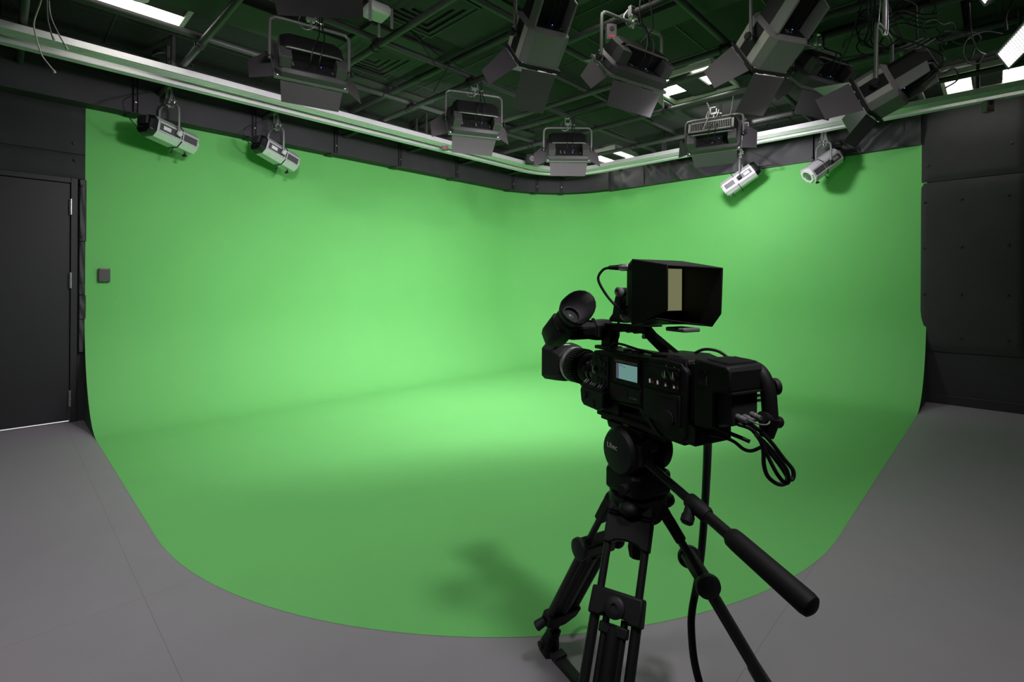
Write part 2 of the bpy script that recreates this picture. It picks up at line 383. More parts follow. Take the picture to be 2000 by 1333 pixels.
# conduits and the black duct work over the grid
for i, (a, b_, r) in enumerate((((-5.6, 2.78, 3.215), (2.5, 2.78, 3.215), .03), ((-5.6, 4.52, 3.215), (2.5, 4.52, 3.215), .03), ((-5.35, -2, 3.20), (-5.35, 6.0, 3.20), .045), ((-3.0, 3.3, 3.23), (-3.0, 6.9, 3.23), .022))):
    o = MB().cyl(a, b_, r, seg=14)
    for k in range(1, 5):
        p = Vector(a).lerp(Vector(b_), k/5); d = (Vector(b_) - Vector(a)).normalized(); o.cyl(p - d*.03, p + d*.03, r*1.18, seg=14)
    tag(o.build('conduit', 'pipe'), ('dark conduit above the grid, nearer of the two running to the right', 'dark conduit above the grid, farther of the two running to the right', 'thick dark sprinkler pipe running along the left wall', 'thin dark conduit in the middle of the ceiling')[i], 'conduit')

# ------------------------------------------------------------------ ceiling tiles, panels, diffusers
k = 0
for (x0, y0, x1, y1, z, m, lab) in (
    (-5.6, 2.2, -4.5, 3.35, 3.27, 'ceiling2', 'smooth dark ceiling panel behind the left rail, seen green from below'),
    (-5.55, 3.7, -4.45, 5.0, 3.26, 'ceiling2', 'smooth dark ceiling panel beyond the second soft light'),
    (-4.2, 2.0, -3.5, 2.7, 3.27, 'ceiling2', 'smooth dark ceiling panel above the left soft light'),
    (-3.3, 2.2, -2.55, 2.85, 3.28, 'ceiling2', 'smooth dark ceiling panel beside the square air vent'),
    (-1.3, 4.6, -.2, 5.5, 3.25, 'ceiling2', 'smooth dark ceiling panel among the cables on the right'),
    (-2.9, 4.95, -1.7, 5.65, 3.27, 'ceiling', 'rough black ceiling board over the right rail')):
    q = MB().b2((x0, y0, z), (x1, y1, z + .02)); tag(q.build('ceiling_panel', m), lab, 'ceiling panel')
tb = MB()
for i in range(-9, 6):
    tb.b2((i*.61 - .006, YE, ZC - .006), (i*.61 + .006, YR, ZC))
for j in range(-4, 12):
    tb.b2((XL, j*.61 - .006, ZC - .005), (XE, j*.61 + .006, ZC))
struct(tb.build('trim_2', 'pipe'))
for lab, lo, hi in (('long black duct crossing the ceiling above the left soft light', (-4.1, -2.0, 3.17), (-3.72, 1.9, 3.30)), ('black boxed beam at the ceiling on the far right', (-.35, 5.2, 3.12), (2.2, 5.45, 3.30)), ('black boxed beam over the middle of the grid', (-2.2, 3.25, 3.19), (.9, 3.5, 3.30))):
    tag(MB().b2(lo, hi).build('ceiling_duct', 'ceiling2', bevel=.004), lab, 'duct')
v0 = None
for (x, y, lab) in ((-3.03, 2.14, 'square stepped air vent in the ceiling, larger in view'), (-4.02, 2.32, 'square stepped air vent behind the pipes above the left soft light')):
    if v0 is None:
        v0 = thing('air_vent', lab, 'air vent', (x, y, ZC - .03), 0, 'square ceiling vents')
        q = MB()
        for kx, s in enumerate((.285, .225, .165, .105)):      # sloping blades, stepped down ring inside ring
            a, b_, z0, z1 = s, s - .050, .008, -.012
            for k4 in range(4):
                r4 = Matrix.Rotation(k4*math.pi/2, 3, 'Z')
                q.hexa([r4 @ Vector(v) for v in ((-a, -a, z0), (a, -a, z0), (b_, -b_, z1), (-b_, -b_, z1), (-a, -a, z0 + .003), (a, -a, z0 + .003), (b_, -b_, z1 + .003), (-b_, -b_, z1 + .003))])
        q.box((0, 0, .014), (.6, .6, .01)); q.build('louvre', 'ceiling2', v0)
        q = MB()
        for sx, sy, lx, ly in ((0, .305, .625, .015), (0, -.305, .625, .015), (.305, 0, .015, .625), (-.305, 0, .015, .625)): q.box((sx, sy, .008), (lx, ly, .02))
        q.build('frame', 'pipe', v0)
    else: copy_thing(v0, (x, y, ZC - .03), None, lab)
def troffer(x0, y0, x1, y1, lab, split='y', downlight=False):
    """recessed 2 ft fitting: two lit lenses with a dark strip between"""
    t = thing('ceiling_light', lab, 'ceiling light', ((x0+x1)/2, (y0+y1)/2, ZC - .035), 0, 'recessed ceiling lights')
    hx, hy = (x1-x0)/2, (y1-y0)/2; q = MB()
    for sx, sy, lx, ly in ((0, hy, 2*hx + .03, .03), (0, -hy, 2*hx + .03, .03), (hx, 0, .03, 2*hy), (-hx, 0, .03, 2*hy)): q.box((sx, sy, 0), (lx, ly, .05))
    q.build('frame', 'troffer_frame', t)
    for s in (-1, 1):
        if split == 'y': lo, hi = (s*hx*.36, -hy + .015), (s*(hx - .015), hy - .015)
        else: lo, hi = (-hx + .015, s*hy*.36), (hx - .015, s*(hy - .015))
        MB().b2((lo[0], lo[1], .008), (hi[0], hi[1], .018)).build('lens', 'troffer', t)
    if split == 'y': MB().b2((-hx*.34, -hy + .015, -.004), (hx*.34, hy - .015, .018)).build('centre_strip', 'ceiling2', t)
    else: MB().b2((-hx + .015, -hy*.34, -.004), (hx - .015, hy*.34, .018)).build('centre_strip', 'ceiling2', t)
    if downlight:
        MB().lathe([(.055, 0), (.07, 0), (.07, .02), (.05, .05), (.03, .05)], (0, 0, -.024), (0, 0, 1), 20).build('downlight', 'steel', t)
    return t
troffer(-2.53, 4.45, -1.87, 5.14, 'lit ceiling light with two white lenses behind the barn doors, upper middle')
troffer(-4.62, 6.22, -4.0, 6.86, 'lit ceiling light low in the far corner above the rail bend')
troffer(-4.63, .34, -4.0, .97, 'lit ceiling light at top left with louvred lens', 'y', True)
troffer(-1.98, 2.28, -1.36, 2.90, 'lit ceiling light partly hidden behind the steep soft light', 'y', True)
troffer(-.40, 6.22, .22, 6.86, 'lit ceiling light above the right rail, at the right edge', 'y')
troffer(-.0, 1.9, .62, 2.52, 'lit ceiling light out of frame above the lens', 'y')


# ------------------------------------------------------------------ soft lights with barn doors
def scaled(px, py, pz, k):
    """keep the sight line from the lens, change the distance"""
    return Vector((px*k, py*k, CAMH + (pz - CAMH)*k))
def clamp_mb(q, x, y, z0, z1):
    """hook clamp from yoke top z0 to pipe centre z1"""
    q.cyl((x, y, z0 - .03), (x, y, z0 + .035), .009, seg=10)
    if z1 - z0 > .14: q.cyl((x, y, z0), (x, y, z1 - .07), .012, seg=10); z0 = z1 - .075
    q.box((x, y, z0 + .04), (.05, .035, .02))
    q.b2((x - .032, y - .014, z0 + .04), (x - .024, y + .014, z1 + .03)); q.b2((x + .024, y - .014, z0 + .04), (x + .032, y + .014, z1 + .012))
    q.b2((x - .032, y - .014, z1 + .026), (x + .02, y + .014, z1 + .034))
    q.cyl((x + .02, y, z0 + .05), (x + .07, y, z0 + .03), .006, seg=8); q.box((x + .072, y, z0 + .03), (.012, .034, .012))
    q.cyl((x, y - .03, z0 - .01), (x, y + .03, z0 - .01), .006, seg=8)
def soft_light(label, pos, th, tilt, w, h, d, dn, leaves, yz, power, deep=False, sink=False, cables=2, kspread=150, shift=0.0):
    root = thing('soft_light', label, 'studio light', pos, th - math.pi/2, 'soft lights with barn doors')
    T = Matrix.Rotation(-tilt, 4, 'X'); c = .035
    def octo(y, hx, hz, cc): return [(x, y, z) for x, z in ((-hx+cc, -hz), (hx-cc, -hz), (hx, -hz+cc), (hx, hz-cc), (hx-cc, hz), (-hx+cc, hz), (-hx, hz-cc), (-hx, -hz+cc))]
    q = MB(T); hx, hz = w/2, h/2
    # front box, then the back hump; a step under the hump holds the sockets
    q.loft([octo(0, hx, hz, c), octo(-d + .02, hx, hz, c), octo(-d, hx - .02, hz - .02, c*.8)])
    zb = -.10*h
    # cheeks either side of the socket step
    cw = w*(.05 if deep else .15)
    for s in (-1, 1):
        x0, x1 = s*(hx - .021), s*(hx - .021 - cw)
        q.hexa([(min(x0, x1), -d - dn*.80, -hz + .030), (max(x0, x1), -d - dn*.80, -hz + .030), (max(x0, x1), -d + .001, -hz + .021), (min(x0, x1), -d + .001, -hz + .021),
                (min(x0, x1), -d - dn*.86, zb + .002), (max(x0, x1), -d - dn*.86, zb + .002), (max(x0, x1), -d + .001, zb + .002), (min(x0, x1), -d + .001, zb + .002)])
    q.build('housing', 'deep_housing' if deep else 'housing', root, bevel=.0025)
    q = MB(T)
    q.loft([[(x, y, z) for x, z in ((-ax, zb), (ax, zb), (ax, az_), (ax - c, az_ + c), (-ax + c, az_ + c), (-ax, az_))] for y, ax, az_ in ((-d + .001, hx - .02, hz - c - .02), (-d - dn*.75, hx - .03, hz - c - .02), (-d - dn, hx - .055, hz - c - .045))])
    q.build('rear_housing', 'rear_housing', root, bevel=.0025)
    if deep:
        for s in (-1, 1): MB(T).b2((s*hx - .001, -.010, -hz*.30), (s*(hx + .0015), -d + .026, hz*.38)).build('side_panel', 'rear_housing', root)
    for s in (-1, 1):
        for z0, z1 in ((-hz + c + .004, -hz*.30), (hz*.38, hz - c - .004)):
            MB(T).b2((s*hx - .001, -.012, z0), (s*(hx + .003), -d + .025, z1)).build('side_strip', 'housing_side' if deep else 'housing', root)
    q = MB(T)
    q.b2((-w*.33, -d - .004, -hz + .03), (w*.33, -d - .001, zb - .004)); q.build('socket_panel', 'body_dark', root)
    rr = random.Random(int(w*1e4) + int(pos[1]*100))
    for k in range(7):
        x = -w*.27 + k*w*.09
        q = MB(T); q.cyl((x, -d - .003, -hz*.62), (x, -d - .010, -hz*.62), .007, seg=10)
        if rr.random() < .6: q.b2((x - .004, -d - .008, -hz*.62), (x + .004, -d - .004, -hz*.42))
        q.build('socket', 'cable_grey' if rr.random() < .5 else 'matte_black', root)
    MB(T).box((w*.12, -d - .007, -hz*.36), (.003, .004, .003)).build('indicator', 'blue_led', root)
    q = MB(T); yb = -d - dn*.85; zz = zb - .022
    q.tube([(-w*.37, yb + .03, zb + .01), (-w*.37, yb - .012, zz), (-w*.33, yb - .016, zz), (w*.33, yb - .016, zz), (w*.37, yb - .012, zz), (w*.37, yb + .03, zb + .01)], .006, sub=1)
    q.build('handle', 'yoke', root)
    if sink:
        q = MB(T); y0 = -d - dn - .002; za, zc = zb + .015, hz - c - .055
        x0 = -hx + .065
        for k in range(24):
            x = x0 + (w - .13)*k/23; q.b2((x - .002, y0 - .014, za), (x + .002, y0 + .004, zc))
        for s in (-1, 1): q.b2((s*(hx - .05) - .008, y0 - .016, za - .008), (s*(hx - .05) + .008, y0 + .006, zc + .008))
        q.b2((x0, y0 - .016, za - .01), (-x0, y0 + .004, za)); q.b2((x0, y0 - .016, zc), (-x0, y0 + .004, zc + .01))
        q.build('heat_sink', 'yoke', root)
    # front frame, diffuser
    q = MB(T)
    for lo, hi in (((-hx - .006, -.004, hz - .012), (hx + .006, .014, hz + .006)), ((-hx - .006, -.004, -hz - .006), (hx + .006, .014, -hz + .012)), ((-hx - .006, -.004, -hz), (-hx + .012, .014, hz)), ((hx - .012, -.004, -hz), (hx + .006, .014, hz))): q.b2(lo, hi)
    q.build('front_frame', 'yoke' if not deep else 'matte_black', root, bevel=.001)
    MB(T).b2((-hx + .014, .001, -hz + .014), (hx - .014, .004, hz - .014)).build('diffuser', 'glow_white', root)
    ld = bpy.data.lights.new('lamp', 'AREA'); ld.shape = 'RECTANGLE'; ld.size = w*.5; ld.size_y = h*.5; ld.energy = power; ld.color = LAMP_COL; ld.spread = R(kspread)
    lo = bpy.data.objects.new('lamp', ld); COL.objects.link(lo); lo.parent = root
    aim = Vector((0, math.cos(tilt), -math.sin(tilt))); zz_ = -aim; xx = Vector((1, 0, 0)); yy = zz_.cross(xx)
    lo.location = aim*.017; lo.rotation_euler = Matrix((xx, yy, zz_)).transposed().to_euler()
    for side, al, L, wa, wb in leaves:
        al = R(al); e = {'b': (0, -1), 't': (0, 1), 'l': (-1, 0), 'r': (1, 0)}[side]
        hc = Vector((e[0]*hx, .014, e[1]*hz)); out = Vector((e[0], 0, e[1])); al_ = Vector((abs(e[1]), 0, abs(e[0])))
        dr_ = Vector((0, math.cos(al), 0)) + out*math.sin(al); nn = dr_.cross(al_).normalized()*.0025
        q = MB(T); p = [hc - al_*wa/2, hc + al_*wa/2, hc + al_*wb/2 + dr_*L, hc - al_*wb/2 + dr_*L]
        q.prism([v + dr_*.008 for v in p], nn)
        o = q.build('barn_door', 'leaf', root)
        q = MB(T)
        for s in (-.3, .3): q.cyl(hc + al_*(wa*s - .02), hc + al_*(wa*s + .02), .006, seg=8)
        q.build('hinge', 'matte_black', o)
    # yoke hangs upright from the pipe
    pv = T @ Vector((0, -d*.55, 0)); ax = hx + .024
    zt = yz - pos[2]; k = .05
    q = MB(); q.tube([(-ax, pv.y, pv.z - .02), (-ax, pv.y, zt - k), (-ax + .015, pv.y, zt - .014), (-ax + k, pv.y, zt), (0, pv.y, zt), (ax - k, pv.y, zt), (ax - .015, pv.y, zt - .014), (ax, pv.y, zt - k), (ax, pv.y, pv.z - .02)], .0105, seg=10, sub=4)
    q.build('yoke', 'yoke', root)
    for s in (-1, 1):
        MB().cyl((s*(hx - .002), pv.y, pv.z), (s*(ax + .018), pv.y, pv.z), .011, seg=10).lathe([(.02, 0), (.024, .006), (.02, .02)], (s*(ax + .012), pv.y, pv.z), (s, 0, 0), 12).build('tilt_knob', 'matte_black', root)
    q = MB(); clamp_mb(q, shift, pv.y, zt, ZP - pos[2]); q.build('clamp', 'steel', root)
    MB().tube([(shift - .05, pv.y, ZP - pos[2]), (shift - .075, pv.y + .01, zt + .03), (shift - .06, pv.y, zt - .02), (shift - .02, pv.y, zt - .03), (shift + .03, pv.y - .01, zt + .01), (shift + .05, pv.y, ZP - pos[2])], .0028, seg=6).build('safety_cable', 'steel', root)
    for k in range(cables):
        x = -w*.05 + k*w*.12
        a = T @ Vector((x, -d - .01, -hz*.62)); m_ = T @ Vector((x + .02, -d - dn - .035, zb + .02))
        MB().tube([a, T @ Vector((x, -d - dn*.7, -hz*.55)), m_, (x*.6 + .05, (m_.y + pv.y)/2 - .02, (m_.z + zt)/2), (shift + .05 + .02*k, pv.y - .01, zt + .02), (shift + .06 + .015*k, pv.y, ZP + .06 - pos[2])], .0042, seg=6).build('power_cable', 'cable', root)
    return root
W_ = [('b', 22, .13, .40, .37), ('t', 40, .13, .40, .37), ('l', 50, .16, .26, .20), ('r', 50, .16, .26, .20)]
def leafset(w, h, b=(22, .13), t=(58, .13), l=(50, .16), r=(50, .16)):
    return [('b', b[0], b[1], w*.86, w*.80), ('t', t[0], t[1], w*.86, w*.80), ('l', l[0], l[1], h*.86, h*.62), ('r', r[0], r[1], h*.86, h*.62)]
def place(label, P, k, power, **kw):
    x, y, z, th, ta, w, h, d = P
    w, h, d = w*k, h*k, d*k
    if not kw.get('deep'): kw['dn'] = d*.5 + .04; d = d*.55
    ls = kw.pop('leaf', {})
    return soft_light(label, scaled(x, y, z, k), th, ta, w, h, d, kw.pop('dn', .12), leafset(w, h, **ls), kw.pop('yz', 2.985), power, kspread=88 if kw.get('deep') else 150, **kw)
place('wide soft light on the left with lilac bottom leaf, nearest along the left rail', (-3.724, 1.621, 2.867, 2.912, .641, .505, .361, .119), .90, P_WIDE*1.35, leaf=dict(b=(30, .13), l=(62, .15)))
place('wide soft light in the middle distance, second along the left rail', (-3.608, 3.151, 2.789, 2.689, .459, .498, .299, .133), .955, P_WIDE, leaf=dict(b=(30, .15)))
place('wide soft light facing the corner, farthest of all, above the rail bend', (-3.387, 4.326, 2.723, 2.346, .721, .47, .381, .092), 1.01, P_WIDE, leaf=dict(b=(25, .14)))
place('wide soft light with finned back panel above the right rail', (-2.015, 4.914, 2.707, 1.777, .283, .489, .30, .143), 1.05, P_WIDE*1.5, sink=True, leaf=dict(b=(30, .14)))
place('wide soft light seen from its side with pale left end, right of centre', (-1.796, 2.969, 2.684, 2.919, .733, .519, .26, .128), .985, P_WIDE, leaf=dict(b=(20, .16), l=(20, .12)))
place('dark wide soft light half hidden behind the steep pale-striped light', (-1.014, 4.296, 2.797, 2.783, .713, .504, .25, .142), .97, P_WIDE*.8, leaf=dict(b=(20, .16), l=(20, .14)))
place('deep soft light pointing steeply down, top centre of the picture', (-2.203, 2.438, 2.75, 2.768, .765, .281, .324, .225), .93, P_DEEP, deep=True, dn=.2, yz=3.0, leaf=dict(b=(8, .24), l=(38, .2), r=(-6, .2), t=(30, .2)))
place('deep soft light with two pale stripes along its side, top right', (-1.123, 3.471, 2.743, 2.63, .617, .282, .317, .221), .93, P_DEEP, deep=True, dn=.22, yz=3.0, leaf=dict(b=(12, .24), l=(38, .2), r=(0, .2), t=(30, .2)))
place('deep soft light in shadow hanging on a straight arm over the right rail', (-.661, 4.213, 2.551, 3.042, .398, .314, .26, .189), .87, P_DEEP*.35, deep=True, dn=.18, yz=2.77, leaf=dict(b=(25, .18), l=(35, .2), r=(30, .2), t=(30, .2)))
kp = cf(-.93, 2.42, 2.86)
soft_light('large soft light close overhead, only its black bottom leaf in the picture', kp, R(139), R(42), .50, .36, .14, leaves=leafset(.5, .36, b=(22, .20), l=(40, .16)), yz=3.0, power=1.5, dn=.1)
# two more hang over the lens, out of the picture; the tripod throws its shadow from the right one; the left one is added to brighten the floor
for lab, p_, th_, ti_, pw in (('soft light hanging above and right of the lens, out of the picture', cf(.74, .40, 2.86), R(134.3 - 7), R(45), P_KEY*1.05), ('soft light added as fill above and left of the lens, out of the picture', cf(-1.1, .2, 2.86), R(134.3 + 17), R(50), P_KEY*1.25)):
    soft_light(lab, p_, th_, ti_, .50, .36, .14, leaves=leafset(.5, .36, b=(40, .13)), yz=3.0, power=pw, dn=.1, kspread=92)

# ------------------------------------------------------------------ silver profile spotlights
def spot(label, pos, th, tilt, zt, lit=False, sh=(0, 0)):
    root = thing('profile_spotlight', label, 'spotlight', pos, th - math.pi/2, 'silver spotlights under the rail')
    T = Matrix.Rotation(-tilt, 4, 'X'); hw_, L = .100, .228
    def octo(y, s, cc): return [(x*s, y, z*s) for x, z in ((-hw_+cc, -hw_), (hw_-cc, -hw_), (hw_, -hw_+cc), (hw_, hw_-cc), (hw_-cc, hw_), (-hw_+cc, hw_), (-hw_, hw_-cc), (-hw_, -hw_+cc))]
    c = .045
    MB(T).loft([octo(-L + .05, .96, c), octo(L - .01, 1.0, c), octo(L, .98, c)]).build('body', 'silver', root, bevel=.002)
    MB(T).loft([octo(-L - .01, .80, c), octo(-L + .03, .95, c), octo(-L + .052, .95, c)]).build('rear_cap', 'gloss_black', root, bevel=.002)
    for k in range(5): MB(T).box((-.05 + k*.025, -L - .020, .03), (.006, .03, .07)).build('cooling_fin', 'matte_black', root)
    for s in (-1, 1):
        sp_ = MB(T).b2((s*hw_ - .001, -L + .07, -.032), (s*(hw_ + .0025), .04, .032)).build('side_panel', 'silver_dark', root)
        MB(T).b2((s*hw_ - .001, .075, -.032), (s*(hw_ + .0025), L - .02, .032)).build('front_side_panel', 'silver_dark', root)
        for z in (-.040, .040): MB(T).b2((s*hw_ - .001, -L + .06, z - .006), (s*(hw_ + .006), L - .006, z + .006)).build('side_rail', 'silver', root)
        MB(T).b2((s*hw_, -L + .10, -.014), (s*(hw_ + .004), -L + .17, .020)).build('label', 'white', sp_)
    MB(T).box((.02, -L - .012, .0), (.006, .006, .006)).build('indicator', 'blue_led', root)
    MB(T).lathe([(.062, 0), (.086, 0), (.086, .016), (.062, .016), (.062, 0)], (0, L, 0), (0, 1, 0), 8, cap=False).build('gel_holder', 'alu', root)
    MB(T).lathe([(.064, 0), (.06, .008), (.04, .014), (.001, .017)], (0, L - .002, 0), (0, 1, 0), 24).build('lens', 'lens_glass', root)
    q = MB(T); q.cyl((0, L - .05, -hw_), (0, L - .05, -hw_ - .022), .008, seg=8); q.cyl((-.018, L - .05, -hw_ - .028), (.018, L - .05, -hw_ - .028), .011, seg=10); q.build('focus_knob', 'rubber', root)
    q = MB(T); q.loft([[(x*1.03, y, z*1.03) for x, _, z in octo(0, 1, c)] for y in (.052, .060)])
    q.cyl((0, .056, hw_), (.012, .056, hw_ + .04), .004, seg=6); q.cyl((0, .056, -hw_), (-.012, .056, -hw_ - .04), .004, seg=6)
    q.sphere((.012, .056, hw_ + .045), .009, seg=8, rings=6); q.sphere((-.012, .056, -hw_ - .045), .009, seg=8, rings=6)
    q.build('shutter_strap', 'rubber', root)
    ax = hw_ + .026; zt_ = zt - pos[2]; k = .075
    q = MB(); q.tube([(-ax, 0, -.015), (-ax, 0, zt_ - k), (-ax + .022, 0, zt_ - .022), (-ax + k, 0, zt_), (ax - k, 0, zt_), (ax - .022, 0, zt_ - .022), (ax, 0, zt_ - k), (ax, 0, -.015)], .011, seg=10, sub=4); q.build('yoke', 'yoke', root)
    for s in (-1, 1):
        MB().cyl((s*(hw_ + .002), 0, 0), (s*(ax + .012), 0, 0), .012, seg=10).lathe([(.026, 0), (.026, .008), (.018, .018)], (s*(ax + .008), 0, 0), (s, 0, 0), 14).build('tilt_knob', 'rubber' if s < 0 else 'alu', root)
    q = MB(); clamp_mb(q, 0, 0, zt_, ZP - pos[2]); q.build('clamp', 'steel', root)
    MB().tube([(-.04, 0, ZP - pos[2] - .02), (-.07, .01, zt_ + .04), (-.055, 0, zt_ - .02), (0, .01, zt_ - .05), (.06, 0, zt_ - .01), (.07, 0, zt_ + .05), (.04, 0, ZP - pos[2])], .003, seg=6).build('safety_cable', 'steel', root)
    a = T @ Vector((0, -L - .01, -.03))
    MB().tube([a, T @ Vector((sh[0]*.3, -L - .10, -.05)), (sh[0], a.y - .16 + sh[1], zt_*.55), (sh[0]*.4, a.y*.6 + sh[1], ZP - .08 - pos[2])], .0045, seg=6).build('power_cable', 'cable', root)
    return root
spot('silver spotlight nearest the door, with big shadow on the green behind', (-5.60, 1.10, 2.645), R(116), R(9), 2.93, sh=(.06, -.05))
spot('silver spotlight second from the door under the left rail', (-5.60, 2.07, 2.655), R(106), R(16), 2.93, sh=(.05, 0))
spot('silver spotlight under the finned soft light on the right side', (-2.40, 6.70, 2.645), R(192), R(33), 2.90, sh=(-.05, 0))
spot('silver spotlight on the right with its round front lens facing out', (-1.475, 6.72, 2.68), R(228), R(36), 2.93, sh=(-.08, .02))

# ------------------------------------------------------------------ tripod (front of tripod frame = straight ahead of the lens)
TC = cf(.337, 1.324)
tp = thing('tripod', 'black two stage tripod with fluid head carrying the studio camera', 'tripod', (TC.x, TC.y, 0), AZ)
HB = R(28)                                  # the head is panned this far to the left
TH = Matrix.Rotation(HB, 4, 'Z')            # head frame inside the tripod frame
LEGA = (R(119.7), R(-0.3), R(239.7)); LR, BZ = .418, .675
def seg_pt(a, b, t): return a + (b - a)*t
leg_dirs = []
for li, a in enumerate(LEGA):
    o_ = Vector((math.cos(a), math.sin(a), 0)); s_ = Vector((-math.sin(a), math.cos(a), 0))
    top = o_*.058 + Vector((0, 0, BZ - .015)); ft = o_*LR + Vector((0, 0, .055)); ax = (ft - top).normalized(); nrm = ax.cross(s_).normalized()
    L = (ft - top).length; c1, c2 = .30, .80
    hs0, hs1 = .047, .047
    leg = MB()
    for s in (-1, 1):                       # upper pair of tubes
        leg.cyl(top + s_*s*hs0 + ax*.03, top + s_*s*hs1 + ax*(L*(c1 + .03)), .0095, seg=12)
    lo = leg.build('leg', 'tripod', tp)
    q = MB()                                # hinge bracket under the bowl
    bw = .058
    q.prism([top + s_*bw*.9 - ax*.026 - nrm*.014, top - s_*bw*.9 - ax*.026 - nrm*.014, top - s_*bw - ax*.014 - nrm*.014, top - s_*bw + ax*.004 - nrm*.014, top + s_*bw + ax*.004 - nrm*.014, top + s_*bw - ax*.014 - nrm*.014], nrm*.028)
    q.prism([top + s_*bw + ax*.012 - nrm*.014, top - s_*bw + ax*.012 - nrm*.014, top - s_*bw + ax*.080 - nrm*.014, top - s_*.038 + ax*.078 - nrm*.014, top - s_*.026 + ax*.070 - nrm*.014, top + ax*.066 - nrm*.014, top + s_*.026 + ax*.070 - nrm*.014, top + s_*.038 + ax*.078 - nrm*.014, top + s_*bw + ax*.080 - nrm*.014], nrm*.028)
    for s in (-1, 1): q.prism([top + s_*s*bw + ax*.004 - nrm*.014, top + s_*s*.030 + ax*.004 - nrm*.014, top + s_*s*.026 + ax*.012 - nrm*.014, top + s_*s*bw + ax*.012 - nrm*.014], nrm*.028)
    q.build('hinge_bracket', 'body_black', lo, bevel=.004)
    q = MB(); c = top + ax*(L*c1)           # middle clamp with its disc
    q.prism([c + s_*.062 - ax*.034 - nrm*.02, c - s_*.062 - ax*.034 - nrm*.02, c - s_*.064 + ax*.026 - nrm*.02, c - s_*.036 + ax*.026 - nrm*.02, c - s_*.024 + ax*.018 - nrm*.02, c + s_*.024 + ax*.018 - nrm*.02, c + s_*.036 + ax*.026 - nrm*.02, c + s_*.064 + ax*.026 - nrm*.02], nrm*.04)
    q.build('middle_clamp', 'body_black', lo, bevel=.005)
    if li == 2: MB().lathe([(.024, 0), (.024, .006), (.018, .010), (.008, .010), (.007, .006)], c + nrm*.02, nrm, 24).build('lock_knob', 'body_dark', lo)
    else:
        for s in (-1, 1): MB().lathe([(.030, 0), (.032, .006), (.030, .014), (.02, .018)], c + s_*s*.062 - ax*.01, s_*s, 24).build('lock_knob', 'body_dark', lo)
    q = MB()
    for s in (-1, 1): q.cyl(c + s_*s*.050 + ax*.02, top + s_*s*.050 + ax*(L*c2), .0120, seg=12)
    q.build('outer_tube', 'tripod', lo)
    q = MB()
    for s in (-1, 1): q.cyl(c + s_*s*.022 + ax*.02, top + s_*s*.022 + ax*(L*(c2 - .02)), .0085, seg=10)
    q.build('rail', 'tripod', lo)
    q = MB(); q.cyl(c + ax*.045, top + ax*(L*.97), .0165, seg=14); q.build('lower_tube', 'tripod', lo)
    q = MB(); q.prism([c + s_*.034 + ax*.034 - nrm*.012, c - s_*.034 + ax*.034 - nrm*.012, c - s_*.034 + ax*.056 - nrm*.012, c + s_*.034 + ax*.056 - nrm*.012], nrm*.024); q.build('inner_clamp', 'body_black', lo, bevel=.003)
    q = MB(); c = top + ax*(L*c2)
    q.prism([c + s_*.064 - ax*.022 - nrm*.019, c - s_*.064 - ax*.022 - nrm*.019, c - s_*.060 + ax*.020 - nrm*.019, c - s_*.024 + ax*.05 - nrm*.019, c + s_*.024 + ax*.05 - nrm*.019, c + s_*.060 + ax*.020 - nrm*.019], nrm*.038)
    q.build('lower_clamp', 'body_black', lo, bevel=.005)
    q = MB()
    q.tube([c - s_*.06, c - s_*.062 + nrm*.03, c - s_*.066 + nrm*.055 + ax*.02, c - s_*.062 + nrm*.05 + ax*.07, c - s_*.045 + nrm*.02 + ax*.10], .0085, seg=8)
    q.lathe([(.014, 0), (.016, .03), (.012, .034)], c + s_*.06 + ax*.01, (s_ + ax*.7), 14)
    q.build('clamp_lever', 'rubber', lo)
    q = MB(); fz = Vector((ft.x, ft.y, 0))
    q.loft([[fz + o_*(u*sx) + s_*(v*sx) + Vector((0, 0, z)) + o_*off for u, v in ((.03, .0), (.02, .022), (-.02, .026), (-.034, .0), (-.02, -.026), (.02, -.022))] for z, sx, off in ((.004, 1.1, 0), (.03, 1.15, 0), (.06, .9, -.012), (.10, .75, -.035))])
    q.build('foot', 'rubber', lo, bevel=.004)
    q = MB(); q.cyl(fz + s_*-.036 + Vector((0, 0, .038)), fz + s_*.036 + Vector((0, 0, .038)), .012, seg=12); q.build('foot_pin', 'body_dark', lo)
# floor spreader
hub = MB(); hub.lathe([(.03, .012), (.045, .014), (.045, .032), (.03, .036)], (0, 0, 0), (0, 0, 1), 18); hb_ = hub.build('spreader_hub', 'body_black', tp, bevel=.002)
for a in LEGA:
    o_ = Vector((math.cos(a), math.sin(a), 0)); s_ = Vector((-math.sin(a), math.cos(a), 0)); z0 = Vector((0, 0, .012))
    q = MB()
    q.hexa([p + z0 for p in (o_*.04 - s_*.013, o_*.04 + s_*.013, o_*(LR - .035) + s_*.019, o_*(LR - .035) - s_*.019)] + [p + Vector((0, 0, .028)) for p in (o_*.04 - s_*.013, o_*.04 + s_*.013, o_*(LR - .035) + s_*.019, o_*(LR - .035) - s_*.019)])
    sa = q.build('spreader_arm', 'body_dark', tp, bevel=.003)
    q = MB()
    q.box(o_*(LR - .06) + Vector((0, 0, .031)), (.03, .046, .008), Matrix.Rotation(a, 3, 'Z')); q.box(o_*(LR*.55) + Vector((0, 0, .0285)), (.05, .009, .003), Matrix.Rotation(a, 3, 'Z'))
    q.build('slide_lock', 'matte_black', sa)
